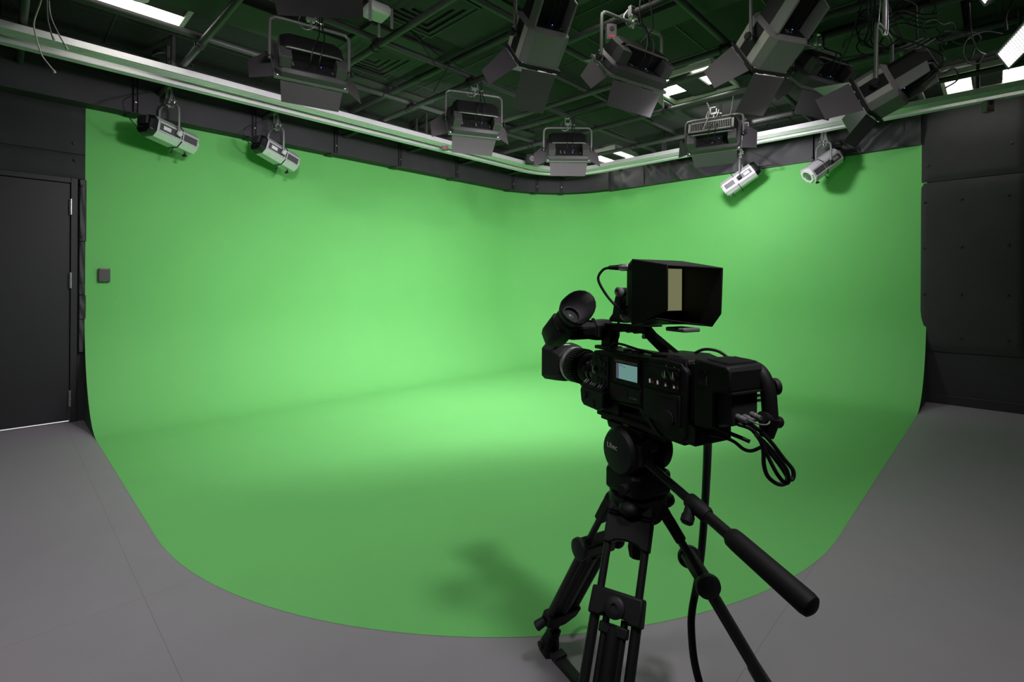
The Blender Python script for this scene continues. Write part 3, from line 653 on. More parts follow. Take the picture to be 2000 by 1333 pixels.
# bowl and crown
q = MB(); q.lathe([(.03, BZ - .05), (.062, BZ - .042), (.074, BZ - .012), (.076, BZ + .012), (.070, BZ + .020), (.055, BZ + .022)], (0, 0, 0), (0, 0, 1), 36)
for a in LEGA:
    o_ = Vector((math.cos(a), math.sin(a), 0)); q.sphere(o_*.068 + Vector((0, 0, BZ + .002)), .030, sz=.7, seg=14, rings=8)
q.build('bowl', 'body_black', tp)
q = MB(); q.cyl((0, 0, BZ - .05), (0, 0, BZ - .10), .016, seg=14); q.lathe([(.022, 0), (.026, .02), (.022, .05)], (0, 0, BZ - .15), (0, 0, 1), 10); q.build('bowl_clamp', 'rubber', tp)
# fluid head
q = MB(TH); q.loft([[(x*sx, y*sx, z) for x, y in ((.066, .05), (.05, .066), (-.05, .066), (-.066, .05), (-.066, -.05), (-.05, -.066), (.05, -.066), (.066, -.05))] for z, sx in ((BZ + .02, .8), (BZ + .034, 1.0), (BZ + .078, 1.0), (BZ + .086, .92))])
q.build('pan_base', 'body_black', tp, bevel=.003)
q = MB(TH); q.lathe([(.011, 0), (.013, .02), (.013, .03)], (-.06, -.03, BZ + .055), (-1, -.3, 0), 12); q.build('pan_lock', 'rubber', tp)
HZ = .812
q = MB(TH); q.b2((-.04, -.034, BZ + .08), (.04, .034, HZ + .02)); q.build('head_neck', 'body_black', tp, bevel=.006)
for s in (-1, 1):
    q = MB(TH); q.lathe([(.030, 0), (.058, .004), (.062, .014), (.062, .026), (.054, .036), (.02, .041)], (s*.036, 0, HZ), (s, 0, 0), 36)
    q.build('tilt_housing', 'body_dark', tp)
q = MB(TH); q.lathe([(.015, 0), (.018, .004), (.018, .022), (.012, .026)], (-.02, -.055, HZ + .03), (-.3, -1, 0), 16); q.build('drag_knob', 'rubber', tp)
q = MB(TH); q.loft([[(x*k, y*k, z) for x, y in ((.05, .07), (-.05, .07), (-.05, -.07), (.05, -.07))] for z, k in ((HZ + .03, .62), (HZ + .048, .95), (HZ + .064, 1.0))]); q.build('tilt_platform', 'body_black', tp, bevel=.003)
q = MB(TH); q.b2((-.034, -.135, .868), (.034, .115, .878)); q.build('quick_plate', 'matte_black', tp, bevel=.002)
q = MB(TH); q.b2((-.043, -.01, .866), (-.035, .012, .888)); q.build('release_lever', 'orange', tp, bevel=.002)
# maker's word on the head, as lettered
def lettering(name, body, size, m, parent, mtx, ext=.0004, sx=1.0):
    cu = bpy.data.curves.new(name, 'FONT'); cu.body = body; cu.size = size; cu.extrude = ext; cu.align_x = 'CENTER'; cu.align_y = 'CENTER'
    t = bpy.data.objects.new('tmp_text', cu); COL.objects.link(t); bpy.context.view_layer.update()
    me = bpy.data.meshes.new_from_object(t.evaluated_get(bpy.context.evaluated_depsgraph_get())); bpy.data.objects.remove(t)
    me.transform(mtx @ Matrix.Diagonal((sx, 1, 1, 1))); me.materials.clear(); me.materials.append(M[m])
    o = bpy.data.objects.new(name, me); COL.objects.link(o); o.parent = parent; return o
def face_left(x, y, z, tilt=0.0):      # text plane facing -x of the head frame, reading towards -y
    return Matrix.Translation((x, y, z)) @ Matrix(((0, 0, -1, 0), (-1, 0, 0, 0), (0, 1, 0, 0), (0, 0, 0, 1))) @ Matrix.Rotation(tilt, 4, 'Z')
lettering('lettering', 'Libec', .019, 'white', tp, TH @ face_left(-.0772, .013, HZ + .012))
# pan bar
A = Vector((-.042, -.072, HZ - .006)); E_ = TH.inverted() @ Vector((.514 - .337, .85 - 1.324, .695))
d_ = (E_ - A).normalized(); Lb = (E_ - A).length
q = MB(TH); q.cyl(A - d_*.03, A + d_*(Lb*.40), .0105, seg=16); pb = q.build('pan_bar', 'tripod', tp)
q = MB(TH); q.cyl(A + d_*(Lb*.36), A + d_*(Lb*.70), .0125, seg=16); q.build('outer_bar', 'tripod', pb)
q = MB(TH); q.lathe([(.0165, 0), (.0175, .004), (.0175, .05), (.0145, .056)], A + d_*(Lb*.345), d_, 20)
u_ = Vector((-.6, -.2, -.75)).normalized(); q.lathe([(.012, .008), (.012, .028), (.014, .030), (.014, .044), (.010, .048)], A + d_*(Lb*.365), u_, 12); q.build('bar_clamp', 'rubber', pb)
q = MB(TH); q.lathe([(.0155, 0), (.0195, .006), (.0205, .02), (.0215, Lb*.38), (.0195, Lb*.40), (.012, Lb*.41)], A + d_*(Lb*.60), d_, 24); q.build('grip', 'rubber', pb)
q = MB(TH); q.lathe([(.02, 0), (.022, .01), (.022, .03), (.016, .036)], A - d_*.012 + Vector((-.016, 0, 0)), (1, 0, 0), 20); q.b2((-.058, -.075, HZ - .012), (-.026, -.03, HZ + .032)); q.build('rosette', 'body_dark', pb, bevel=.003)

# ------------------------------------------------------------------ studio camera (x right, y towards the lens, heights absolute minus Z0)
Z0 = .879
K = Matrix.Translation((0, 0, -Z0))
vc = thing('video_camera', 'black shoulder style studio video camera with lit side menu screen, on the tripod', 'video camera', (TC.x, TC.y, Z0), AZ + HB)
def KB(): return MB(K)
hb = .062
sidepoly = [(.118, .958), (.124, 1.048), (.112, 1.062), (-.085, 1.068), (-.150, 1.073), (-.205, 1.070), (-.222, 1.052), (-.222, .905), (-.208, .891), (-.150, .893), (-.132, .899), (-.085, .941), (-.07, .947), (.036, .939), (.044, .950)]
KB().prism([(-hb, y, z) for y, z in sidepoly], (2*hb, 0, 0)).build('body', 'body_black', vc, bevel=.005, seg=3)
# shoulder arch edge and pad
KB().prism([(-hb - .003, y, z) for y, z in ((-.072, .945), (-.088, .941), (-.136, .898), (-.150, .891), (-.132, .891), (-.076, .936))], (.02, 0, 0)).build('arch_rim', 'body_dark', vc)
q = KB(); q.b2((-.045, -.20, .880), (.045, .12, .893)); q.b2((-.030, -.12, .893), (.030, .10, .905)); q.build('base_plate', 'matte_black', vc, bevel=.003)
q = KB(); q.b2((-.04, .03, .89), (.04, .115, .955)); q.build('front_foot', 'body_black', vc, bevel=.004)
q = KB(); q.b2((-.05, -.10, .930), (.05, .03, .945)); q.build('shoulder_pad', 'rubber', vc, bevel=.005)
# front lower control box with its row of labelled switches
q = KB(); q.loft([[(x, y, z) for y, z in ((.150, .958), (.155, .945), (.150, .915), (.138, .905), (.075, .902), (.052, .915), (.050, .958))] for x in (-.078, -.040)]); fb = q.build('audio_control_box', 'body_dark', vc, bevel=.004)
KB().hexa([(-.079, .052, .957), (-.055, .052, .974), (-.055, .150, .976), (-.079, .152, .958), (-.0785, .052, .960), (-.0545, .052, .977), (-.0545, .150, .979), (-.0785, .152, .961)]).build('switch_shelf', 'body_black', fb)
for k in range(9):
    if k in (2, 6): continue
    y = .145 - k*.0095; KB().hexa([(-.077 + .004, y, .9635), (-.060, y, .9750), (-.060, y + .0028, .9750), (-.073, y + .0028, .9635), (-.073, y, .9645), (-.060, y, .9765), (-.060, y + .0028, .9765), (-.073, y + .0028, .9645)]).build('switch_mark', 'white' if k != 1 else 'cream', fb)
KB().cyl((-.078, .133, .935), (-.083, .133, .935), .010, seg=16).build('audio_dial', 'matte_black', fb)
KB().lathe([(.012, 0), (.012, .002), (.008, .002)], (-.078, .098, .918), (-1, 0, 0), 16).build('socket', 'matte_black', fb)
# side controls: menu wheel and button field
X = -hb
KB().b2((X - .003, .050, .965), (X + .001, .118, 1.052)).build('button_field', 'body_dark', vc, bevel=.0015)
q = KB(); q.lathe([(.012, 0), (.012, .003), (.009, .004), (.006, .006)], (X - .003, .100, 1.010), (-1, 0, 0), 18); q.build('menu_wheel', 'gloss_black', vc)
for i, (y, z) in enumerate(((.076, 1.034), (.060, 1.030), (.078, 1.012), (.061, 1.008), (.092, .985), (.077, .982), (.061, .980), (.080, 1.046))):
    q = KB(); q.b2((X - .006, y - .0055, z - .007), (X - .002, y + .0055, z + .007)); q.build('button', 'matte_black', vc, bevel=.001)
KB().b2((X - .004, .098, 1.030), (X - .003, .112, 1.044)).build('mark_plate', 'body_dark', vc)
KB().prism([(X - .0035, y, z) for y, z in ((.050, .972), (.046, .972), (.044, 1.052), (.049, 1.052))], (.004, 0, 0)).build('ridge', 'body_dark', vc)
# menu screen door
sd = KB().b2((X - .0045, -.078, .990), (X + .001, .022, 1.060)).build('screen_door', 'body_black', vc, bevel=.002)
KB().b2((X - .0055, -.074, 1.000), (X - .004, .012, 1.050)).build('screen_frame', 'gloss_black', sd)
KB().b2((X - .0062, -.070, 1.0025), (X - .005, .0085, 1.0415)).build('menu_screen', 'screen_blue', sd)
KB().b2((X - .0066, -.0015, 1.0025), (X - .006, .0085, 1.0415)).build('menu_bar', 'screen_bar', sd)
for k, (y, z, w_) in enumerate(((-.006, 1.037, .006), (-.014, 1.035, .004), (-.021, 1.034, .005))): KB().b2((X - .0066, y - w_, z), (X - .006, y, z + .0012)).build('menu_text', 'matte_black', sd)
KB().b2((X - .0066, -.072, 1.0445), (X - .005, .013, 1.0505)).build('sticker', 'sticker', sd)
KB().b2((X - .0068, -.052, 1.0458), (X - .0062, -.026, 1.0485)).build('sticker_print', 'red', sd)
ld_ = KB().b2((X - .003, -.078, .950), (X + .001, .036, .985)).build('card_door', 'body_dark', vc, bevel=.0015)
KB().b2((X - .0035, -.032, .960), (X - .0028, .020, .979)).build('window', 'gloss_black', ld_)
for k in range(6): KB().b2((X - .0036, -.042 - k*.0045, .9572), (X - .003, -.0395 - k*.0045, .9622)).build('type_mark', 'cable_grey', ld_)
for y in (.036, -.082): KB().b2((X - .0008, y - .001, .945), (X + .001, y + .001, 1.058)).build('panel_gap', 'matte_black', vc)
# audio level dials and switches behind the screen
KB().b2((X - .002, -.200, 1.000), (X + .001, -.090, 1.056)).build('audio_panel', 'body_black', vc, bevel=.0015)
for y in (-.163, -.188):
    o = KB().lathe([(.0105, 0), (.0105, .005), (.008, .006)], (X - .002, y, 1.038), (-1, 0, 0), 18).build('level_dial', 'gloss_black', vc)
    KB().prism([(X - .0085, y + .0030, 1.032), (X - .0085, y - .0030, 1.032), (X - .0085, y, 1.047)], (.0008, 0, 0)).build('pointer', 'cream', o)
for k in range(4):
    y = -.112 - k*.0255
    o = KB().b2((X - .003, y - .008, 1.008), (X - .001, y + .008, 1.022)).build('switch', 'matte_black', vc)
    KB().prism([(X - .007, y - .002, 1.011), (X - .007, y + .002, 1.011), (X - .007, y, 1.020)], (.004, 0, 0)).build('toggle', 'white', o)
    if k in (0, 3): KB().b2((X - .0032, y - .012, 1.010), (X - .0028, y - .008, 1.017)).build('red_mark', 'red', o)
KB().b2((X - .0022, -.142, 1.034), (X - .0018, -.098, 1.048)).build('slot_row', 'matte_black', vc)
for y in (-.162, -.187): KB().lathe([(.0015, 0), (.0015, .001)], (X - .001, y, 1.058), (-1, 0, 0), 8).build('screw', 'steel', vc)
cs_ = KB().b2((X - .003, -.205, .925), (X + .001, -.090, .996)).build('slot_cover', 'body_dark', vc, bevel=.002)
KB().b2((X - .0045, -.198, .934), (X - .002, -.142, .984)).build('window', 'gloss_black', cs_)
KB().lathe([(.020, 0), (.020, .003), (.013, .004)], (X - .004, -.168, .938), (-1, 0, 0), 20).build('latch_dial', 'matte_black', cs_)
for p in ((-.208, 1.056), (-.205, .918), (.115, 1.05)): KB().lathe([(.005, 0), (.005, .0015), (.003, .0015)], (X, p[0], p[1]), (-1, 0, 0), 12).build('screw', 'matte_black', vc)
# top: raised rear block with cooling slots
tb_ = KB(); tb_.prism([(-.05, y, z) for y, z in ((-.095, 1.062), (-.100, 1.080), (-.185, 1.083), (-.215, 1.076), (-.222, 1.060))], (.105, 0, 0)); tb_ = tb_.build('rear_top', 'body_black', vc, bevel=.003)
q = KB()
for k in range(9): q.box((-.053, -.16 - k*.0065, 1.071), (.012, .0028, .016))
q.build('vent', 'matte_black', tb_)
KB().b2((-.04, -.08, 1.064), (.045, .08, 1.0685)).build('top_plate', 'body_dark', vc, bevel=.001)
for y in (.02, -.01, -.03): KB().b2((-.03, y - .006, 1.068), (-.012, y + .006, 1.073)).build('top_button', 'matte_black', vc, bevel=.001)
# carry handle
hd = KB(); hd.prism([(-.015, y, z) for y, z in ((.142, 1.064), (.138, 1.128), (.128, 1.136), (-.010, 1.139), (-.034, 1.136), (-.052, 1.122), (-.138, 1.078), (-.142, 1.064), (-.094, 1.064), (-.088, 1.078), (-.052, 1.100), (-.030, 1.116), (-.016, 1.119), (.004, 1.115), (.016, 1.119), (.032, 1.115), (.046, 1.119), (.060, 1.115), (.076, 1.119), (.094, 1.117), (.099, 1.064))], (.030, 0, 0))
hd = hd.build('carry_handle', 'body_black', vc, bevel=.004)
KB().b2((-.024, .092, 1.060), (.026, .160, 1.070)).build('handle_foot', 'body_dark', hd, bevel=.003)
KB().cyl((-.021, -.040, 1.112), (.021, -.040, 1.112), .006, seg=12).build('strap_stud', 'steel', hd)
KB().b2((-.012, -.055, 1.137), (.03, -.005, 1.1415)).build('cold_shoe', 'yoke', hd, bevel=.001)
# viewfinder
vf = KB(); vf.loft([[(x, .155 + y, 1.114 + z) for y, z in ((.026, -.016), (.026, .012), (.016, .023), (-.016, .023), (-.026, .012), (-.026, -.016), (-.018, -.024), (.018, -.024))] for x in (.0, -.118)]); vf = vf.build('viewfinder', 'body_black', vc, bevel=.002)
KB().loft([[(x, .155 + y*k, 1.114 + z*k) for y, z in ((.030, -.018), (.030, .014), (.018, .027), (-.018, .027), (-.030, .014), (-.030, -.018), (-.02, -.027), (.02, -.027))] for x, k in ((-.030, 1), (-.040, 1.02), (.015, 1.1), (.02, 1.0))]).build('mount_collar', 'body_dark', vf)
KB().b2((-.105, .127, 1.102), (-.045, .1292, 1.122)).build('side_plate', 'gloss_black', vf, bevel=.001)
KB().cyl((-.040, .145, 1.136), (-.040, .145, 1.149), .005, seg=10).build('lock_screw', 'rubber', vf)
ed = Vector((0, -.80, .60)); eb = Vector((-.148, .175, 1.106)); eu = Vector((0, .6, .8)); ex = Vector((1, 0, 0))
q = KB(); q.loft([[eb + ed*t + ex*u*k + eu*v*k for u, v in ((.032, -.022), (.032, .022), (.022, .032), (-.022, .032), (-.032, .022), (-.032, -.022), (-.022, -.032), (.022, -.032))] for t, k in ((-.028, .85), (-.01, 1.0), (.055, 1.02), (.06, .95))]); q.build('eyepiece_block', 'body_dark', vf, bevel=.003)
KB().lathe([(.033, .055), (.034, .075), (.030, .078), (.031, .086), (.034, .09)], eb, ed, 28).build('focus_ring', 'rubber', vf)
q = KB(); n = 28; rings = []
for t, r_0, fl, th in ((.086, .030, 0, 0), (.094, .037, .002, 0), (.104, .041, .012, .010), (.116, .044, .024, .024), (.118, .042, .023, .022), (.106, .037, .011, .008), (.097, .031, 0, 0), (.095, .024, 0, 0)):
    rg = []
    for i in range(n):
        a = 2*math.pi*i/n; lobe = max(0, math.cos(a - R(35)))**2
        rg.append(eb + ed*(t + th*lobe) + ex*math.cos(a)*(r_0 + fl*lobe*1.0) + eu*math.sin(a)*(r_0 + fl*lobe*.9))
    rings.append(rg)
q.loft(rings, cap=False); q.build('eyecup', 'rubber', vf, smooth=60)
KB().lathe([(.0245, .088), (.026, .098), (.0225, .098), (.0225, .088)], eb, ed, 28, cap=False).build('eye_ring', 'body_dark', vf)
KB().lathe([(.023, .086), (.018, .089), (.001, .091)], eb, ed, 24).build('eye_lens', 'lens_glass', vf)
# lens
lz = .993
ln = KB().lathe([(.038, 0), (.040, .012), (.040, .03), (.036, .034), (.036, .052), (.041, .056), (.041, .068)], (0, .118, lz), (0, 1, 0), 36).build('lens', 'gloss_black', vc)
KB().lathe([(.043, 0), (.045, .004), (.045, .03), (.042, .034)], (0, .186, lz), (0, 1, 0), 36).build('zoom_ring', 'rubber', ln)
q = KB(); q.lathe([(.047, 0), (.051, .012), (.053, .05), (.050, .056)], (0, .226, lz), (0, 1, 0), 40)
for k in range(40):
    a = 2*math.pi*k/40; q.box((.0525*math.cos(a), .250, lz + .0525*math.sin(a)), (.004, .036, .0035), Matrix.Rotation(-a, 3, 'Y'))
q.build('focus_ring', 'rubber', ln)
KB().lathe([(.054, 0), (.056, .004), (.056, .010), (.054, .013)], (0, .282, lz), (0, 1, 0), 40).build('scale_ring', 'steel', ln)
def rrect(y, hx, hz, c): return [(x, y, lz + z) for x, z in ((-hx+c, -hz), (hx-c, -hz), (hx, -hz+c), (hx, hz-c), (hx-c, hz), (-hx+c, hz), (-hx, hz-c), (-hx, -hz+c))]
KB().loft([rrect(.296, .054, .052, .026), rrect(.304, .056, .053, .022), rrect(.335, .060, .055, .016), rrect(.385, .066, .057, .012), rrect(.385, .061, .052, .010), rrect(.335, .05, .045, .02)]).build('lens_hood', 'body_dark', ln, bevel=.002)
KB().lathe([(.047, 0), (.03, .012), (.001, .018)], (0, .330, lz), (0, 1, 0), 28).build('front_glass', 'lens_glass', ln)
KB().b2((-.062, .318, lz + .0585), (.002, .332, lz + .0598)).build('tape_label', 'white', ln)
q = KB(); q.b2((.03, .10, lz - .045), (.075, .24, lz + .035)); q.build('zoom_grip', 'body_black', ln, bevel=.012, seg=3)
# battery side adapter box at the back
bx = KB(); bx.prism([(-.058, y, z) for y, z in ((-.238, 1.084), (-.322, 1.078), (-.330, 1.068), (-.330, 1.026), (-.290, 1.020), (-.290, .950), (-.282, .940), (-.238, .938))], (.112, 0, 0)); bx = bx.build('battery_adapter', 'body_black', vc, bevel=.004)
KB().b2((-.05, -.240, .945), (.05, -.220, 1.07)).build('battery_plate', 'matte_black', bx)
q = KB(); q.lathe([(.011, 0), (.011, .003), (.007, .003)], (-.058, -.262, 1.052), (-1, 0, 0), 16); q.build('oval_latch', 'gloss_black', bx)
q = KB(); q.b2((-.0605, -.273, 1.030), (-.057, -.251, 1.054)); q.build('latch_recess', 'matte_black', bx, bevel=.006)
q = KB()
for k in range(12): q.box((.002 + .0*k, -.262 - k*.0045, 1.0845 - k*.0003), (.09, .0018, .003))
q.build('vent', 'matte_black', bx)
for p in ((-.248, 1.076), (-.32, 1.072), (-.245, .948), (-.283, .948)): KB().lathe([(.003, 0), (.003, .001)], (-.058, p[0], p[1]), (-1, 0, 0), 10).build('screw', 'matte_black', bx)
KB().b2((-.055, -.335, 1.022), (.045, -.285, 1.026)).build('lip', 'body_dark', bx)
q = KB(); q.b2((-.045, -.288, .955), (.035, -.325, 1.022)); q.build('connector_block', 'matte_black', vc, bevel=.003)
for i, (x, z) in enumerate(((-.03, .975), (-.008, .972), (.014, .975))):
    KB().lathe([(.005, 0), (.0065, .004), (.0065, .014), (.005, .016), (.005, .026)], (x, -.322, z), (0, -1, -.15), 14).build('coax_plug', 'yoke', vc)
q = KB(); q.b2((-.058, -.215, .892), (.058, -.243, .935)); q.build('rear_socket_panel', 'body_dark', vc, bevel=.003)
for x in (-.04, -.012): KB().lathe([(.011, 0), (.012, .006), (.010, .006)], (x, -.242, .913), (0, -1, 0), 14).build('socket', 'gloss_black', vc)
# bent rear arm holding the cable clamp
q = KB(); q.tube([(.050, -.235, 1.066), (.050, -.285, 1.068), (.050, -.318, 1.060), (.050, -.336, 1.030), (.050, -.342, .985), (.050, -.344, .950)], .0160, seg=14, sub=5); ra = q.build('rear_arm', 'body_black', vc)
KB().lathe([(.016, 0), (.018, .004), (.018, .010), (.012, .012)], (.064, -.338, 1.030), (1, -.3, 0), 18).build('arm_knob', 'rubber', ra)
KB().cyl((.046, -.345, .968), (.040, -.342, .928), .021, .014, seg=14).build('clamp_block', 'body_black', ra)
KB().cyl((.02, -.345, .972), (.075, -.345, .955), .013, seg=12).build('clamp_screw', 'rubber', ra)
for z in (1.005, .995): KB().cyl((.03, -.28, z - .005), (.048, -.335, z + .008), .0035, seg=8).build('rod', 'steel', ra)
KB().lathe([(.009, 0), (.011, .004), (.011, .012)], (.03, -.310, 1.022), (0, 0, -1), 12).build('thumb_screw', 'rubber', ra)
q = KB(); q.tube([(.045, -.345, .975), (.02, -.36, .962), (-.01, -.355, .965), (-.03, -.335, .978)], .0018, seg=6); q.build('wire_tie', 'cable_grey', ra)
def ccable(label, pts, r, m='cable', name='camera_cable', group=None):
    o = KB().tube(pts, r, seg=10, sub=8).build(name, m); o.location = vc.location; o.rotation_euler = vc.rotation_euler
    return tag(o, label, 'cable', group)
def wcable(label, pp, d0, d1, r):
    P = [px(u, v, d0 + (d1 - d0)*k/(len(pp) - 1)) for k, (u, v) in enumerate(pp)]
    tag(MB().tube(P, r, seg=10, sub=8).build('camera_cable', 'cable'), label, 'cable')
wcable('coax cable looping out from the back of the camera, longest loop', ((1440, 822), (1458, 826), (1480, 847), (1496, 867), (1516, 894), (1538, 925), (1536, 941), (1520, 942), (1502, 928), (1494, 905), (1493, 880), (1488, 860), (1478, 846)), 1.03, .99, .0042)
wcable('coax cable looping out from the back of the camera, outermost loop on the right', ((1446, 818), (1462, 822), (1487, 840), (1509, 862), (1532, 892), (1550, 914), (1551, 930), (1543, 932), (1525, 905), (1502, 876), (1486, 852)), 1.02, 1.00, .0042)
wcable('coax cable looping out from the back of the camera, innermost loop', ((1442, 826), (1466, 834), (1484, 851), (1502, 889), (1520, 923), (1534, 939), (1542, 937), (1538, 914), (1518, 886), (1496, 862), (1480, 848)), 1.01, .97, .0040)
wcable('thin black lead sagging from the rear socket panel of the camera', ((1386, 846), (1412, 851), (1435, 860), (1453, 874), (1469, 878), (1487, 871), (1493, 866)), 1.06, 1.0, .0036)
wcable('short stiff black lead sticking out under the camera back', ((1400, 832), (1425, 843), (1450, 853), (1466, 860)), 1.05, 1.02, .0042)
ccable('black lead looping over the top at the back of the camera', [(.02, -.17, 1.083), (.03, -.19, 1.094), (.045, -.215, 1.092), (.055, -.235, 1.078), (.057, -.245, 1.066)], .0035)
ccable('black lead running along the camera top under the handle', [(-.02, .085, 1.068), (-.028, .07, 1.083), (-.03, .03, 1.085), (-.028, -.03, 1.078), (-.02, -.085, 1.072)], .0033)
# thick cable from the camera back down to the floor
pts = [cf(.455, 1.165, .90), px(1384, 857, 1.24), px(1381, 950, 1.34), px(1375, 1051, 1.42), px(1367, 1124, 1.43), px(1356, 1186, 1.42), px(1354, 1224, 1.41), px(1359, 1282, 1.39), px(1371, 1333, 1.37), px(1392, 1400, 1.35), cf(.58, 1.30, .012), cf(.75, 1.15, .011), cf(1.0, .75, .011)]
tag(MB().tube(pts, .0105, seg=12, sub=6).build('camera_cable', 'cable'), 'thick black multicore cable hanging from the camera back to the floor', 'cable')

# ------------------------------------------------------------------ hooded monitor on the handle
ZM = 1.142
KM = Matrix.Translation((0, 0, -ZM))
fmn = thing('field_monitor', 'black hooded monitor on a bent arm on top of the studio camera', 'monitor', (TC.x, TC.y, ZM), AZ + HB)
def KN(): return MB(KM)
q = KN(); q.b2((-.02, -.05, 1.222), (.014, .042, 1.232)); q.prism([(-.020, y, z) for y, z in ((.098, 1.142), (.100, 1.150), (.085, 1.165), (.078, 1.200), (.070, 1.222), (.050, 1.236), (.036, 1.238), (.036, 1.216), (.046, 1.210), (.054, 1.195), (.058, 1.175), (.050, 1.156), (.030, 1.142))], (.034, 0, 0)); q.build('arm', 'body_dark', fmn, bevel=.003)
KN().lathe([(.011, 0), (.013, .003), (.013, .014), (.009, .016), (.004, .012)], (-.020, .046, 1.226), (-1, 0, 0), 18).build('tilt_knob', 'yoke', fmn)
xl, xr, y0, y1 = -.093, .075, -.075, -.205
zt, zbm = 1.308, 1.172
KN().loft([[(x, y, z) for x, z in ((xl + i, zb_ + i + .012), (xl + i + .012, zb_ + i), (xr - i - .012, zb_ + i), (xr - i, zb_ + i + .012), (xr - i, zt_ - i - .012), (xr - i - .012, zt_ - i), (xl + i + .012, zt_ - i), (xl + i, zt_ - i - .012))] for y, i, zt_, zb_ in ((y0 - .01, 0, zt - .002, zbm - .025), (y0 + .016, .002, zt, zbm - .022), (y0 + .026, .009, zt - .004, zbm - .010), (y0 + .036, .028, zt - .016, zbm + .012))]).build('monitor_body', 'body_black', fmn, bevel=.003)
KN().b2((xl + .012, y0 - .012, zbm + .008), (xr - .010, y0 - .0095, zt - .022)).build('screen', 'screen_grey', fmn)
q = KN()
def wall(a, b, c, d_, n): q.prism([a, b, c, d_], Vector(n)*.004)
# four hood sides, the rear lower corners cut away
wall((xl, y0, zt - .002), (xl, y1 + .012, zt - .020), (xl, y1 + .012, zbm + .016), (xl, y0, zbm - .028), (1, 0, 0))
q.prism([(xr, y0, zt - .002), (xr, y1, zt - .024), (xr, y1 + .004, zbm + .005), (xr, y1 + .030, zbm - .028), (xr, y0, zbm - .026)], (-.004, 0, 0))
wall((xl, y0, zt), (xr, y0, zt), (xr, y1, zt - .022), (xl, y1 + .012, zt - .018), (0, 0, -1))
wall((xl, y0, zbm - .028), (xr, y0, zbm - .028), (xr, y1 + .05, zbm - .028), (xl, y1 + .05, zbm - .006), (0, 0, 1))
q.build('hood', 'body_black', fmn, bevel=.002)
KN().b2((-.01, y0 - .09, zbm - .040), (.045, y0 - .03, zbm - .030)).build('hood_tab', 'yoke', fmn, bevel=.003)
for z in (1.19, 1.176): KN().lathe([(.006, 0), (.006, .002), (.004, .002)], (xl, y0 + .018, z), (-1, 0, 0), 12).build('side_button', 'gloss_black', fmn)
pl = KN().lathe([(.0075, 0), (.009, .003), (.009, .022), (.007, .026)], (xl + .01, y0 + .018, 1.288), (-.55, .84, 0), 14).build('connector', 'steel', fmn)
dv = Vector((-.55, .84, 0)); p0_ = Vector((xl + .01, y0 + .018, 1.288))
KN().cyl(p0_ + dv*.026, p0_ + dv*.052, .0072, .005, seg=12).build('plug', 'rubber', fmn)
KN().tube([p0_ + dv*.05, p0_ + dv*.068 + Vector((0, 0, -.006)), p0_ + dv*.080 + Vector((0, 0, -.03)), p0_ + dv*.066 + Vector((.01, 0, -.07)), p0_ + dv*.046 + Vector((.03, 0, -.11)), (-.015, .06, 1.17), (-.012, .068, 1.128), (-.018, .062, 1.10), (-.02, .09, 1.07)], .0035, seg=8).build('power_cable', 'cable', fmn)

# ------------------------------------------------------------------ smaller fittings
# wall reader on the green
rd = thing('wall_reader', 'small dark grey wall box with pale top strip, on the green by the door', 'wall box', (XL + .013, .665, 1.255))
MB().b2((0, -.044, 0), (.030, .044, .125)).build('case', 'housing', rd, bevel=.008, seg=3)
MB().b2((.012, -.030, .1165), (.0335, .028, .1268)).build('light_strip', 'sticker', rd, bevel=.001)
MB().prism([(.0300, -.002, .012), (.0300, .012, .012), (.0300, .005, .018)], (.001, 0, 0)).build('mark', 'cable_grey', rd)
# LED bars on the right
def led_bar(label, far, dirv, nrm, L, hgt, power, yaw=0):
    """bar from its far end along dirv; nrm = the way the lit face looks"""
    far = Vector(far); dv = Vector(dirv).normalized(); nv = Vector(nrm); nv = (nv - dv*nv.dot(dv)).normalized(); uv = nv.cross(dv).normalized()
    if uv.z < 0: uv = -uv
    root = thing('led_panel_light', label, 'studio light', far)
    def B(lo, hi, q):      # box in (along, out, up) frame
        c = [(a + b)/2 for a, b in zip(lo, hi)]; d = [abs(b - a) for a, b in zip(lo, hi)]
        return q.box(dv*c[0] + nv*c[1] + uv*c[2], d, Matrix((dv, nv, uv)).transposed())
    B((0, -.07, -hgt/2), (L, -.002, hgt/2), MB()).build('housing', 'matte_black', root, bevel=.003)
    q = MB()
    for k in range(int(L/.034)): B((.008 + k*.034, -.001, -hgt/2 + .008), (.008 + k*.034 + .017, .003, hgt/2 - .008), q)
    q.build('led_face', 'led', root)
    q = MB(); B((0, -.004, -hgt/2 - .006), (L, .008, -hgt/2 + .003), q); B((0, -.004, hgt/2 - .003), (L, .008, hgt/2 + .006), q); q.build('face_frame', 'housing', root)
    q = MB(); B((-.012, -.075, -hgt/2 - .004), (0, .006, hgt/2 + .004), q); q.build('end_plate', 'housing', root)
    B((-.06, -.12, -.02), (-.012, -.05, .05), MB()).build('driver_box', 'ap', root, bevel=.002)
    for t in (.25, .75):
        p = dv*(L*t) - nv*.05 + uv*(hgt/2)
        MB().cyl(p, Vector((p.x, p.y, ZP + .02 - far.z)), .01, seg=8).build('hanger', 'pipe', root)
    ld = bpy.data.lights.new('lamp', 'AREA'); ld.shape = 'RECTANGLE'; ld.size = L*.95; ld.size_y = hgt*.9; ld.energy = power; ld.color = LAMP_COL; ld.spread = R(160)
    lo = bpy.data.objects.new('lamp', ld); COL.objects.link(lo); lo.parent = root
    lo.location = dv*(L/2) + nv*.010; xx = dv; zz_ = -(-nv); yy = zz_.cross(xx); lo.rotation_euler = Matrix((xx, yy, zz_)).transposed().to_euler()
    return root
dvl = cf(-.485, -.875) ; nl = cf(-.80, .30); nl.z = -.45
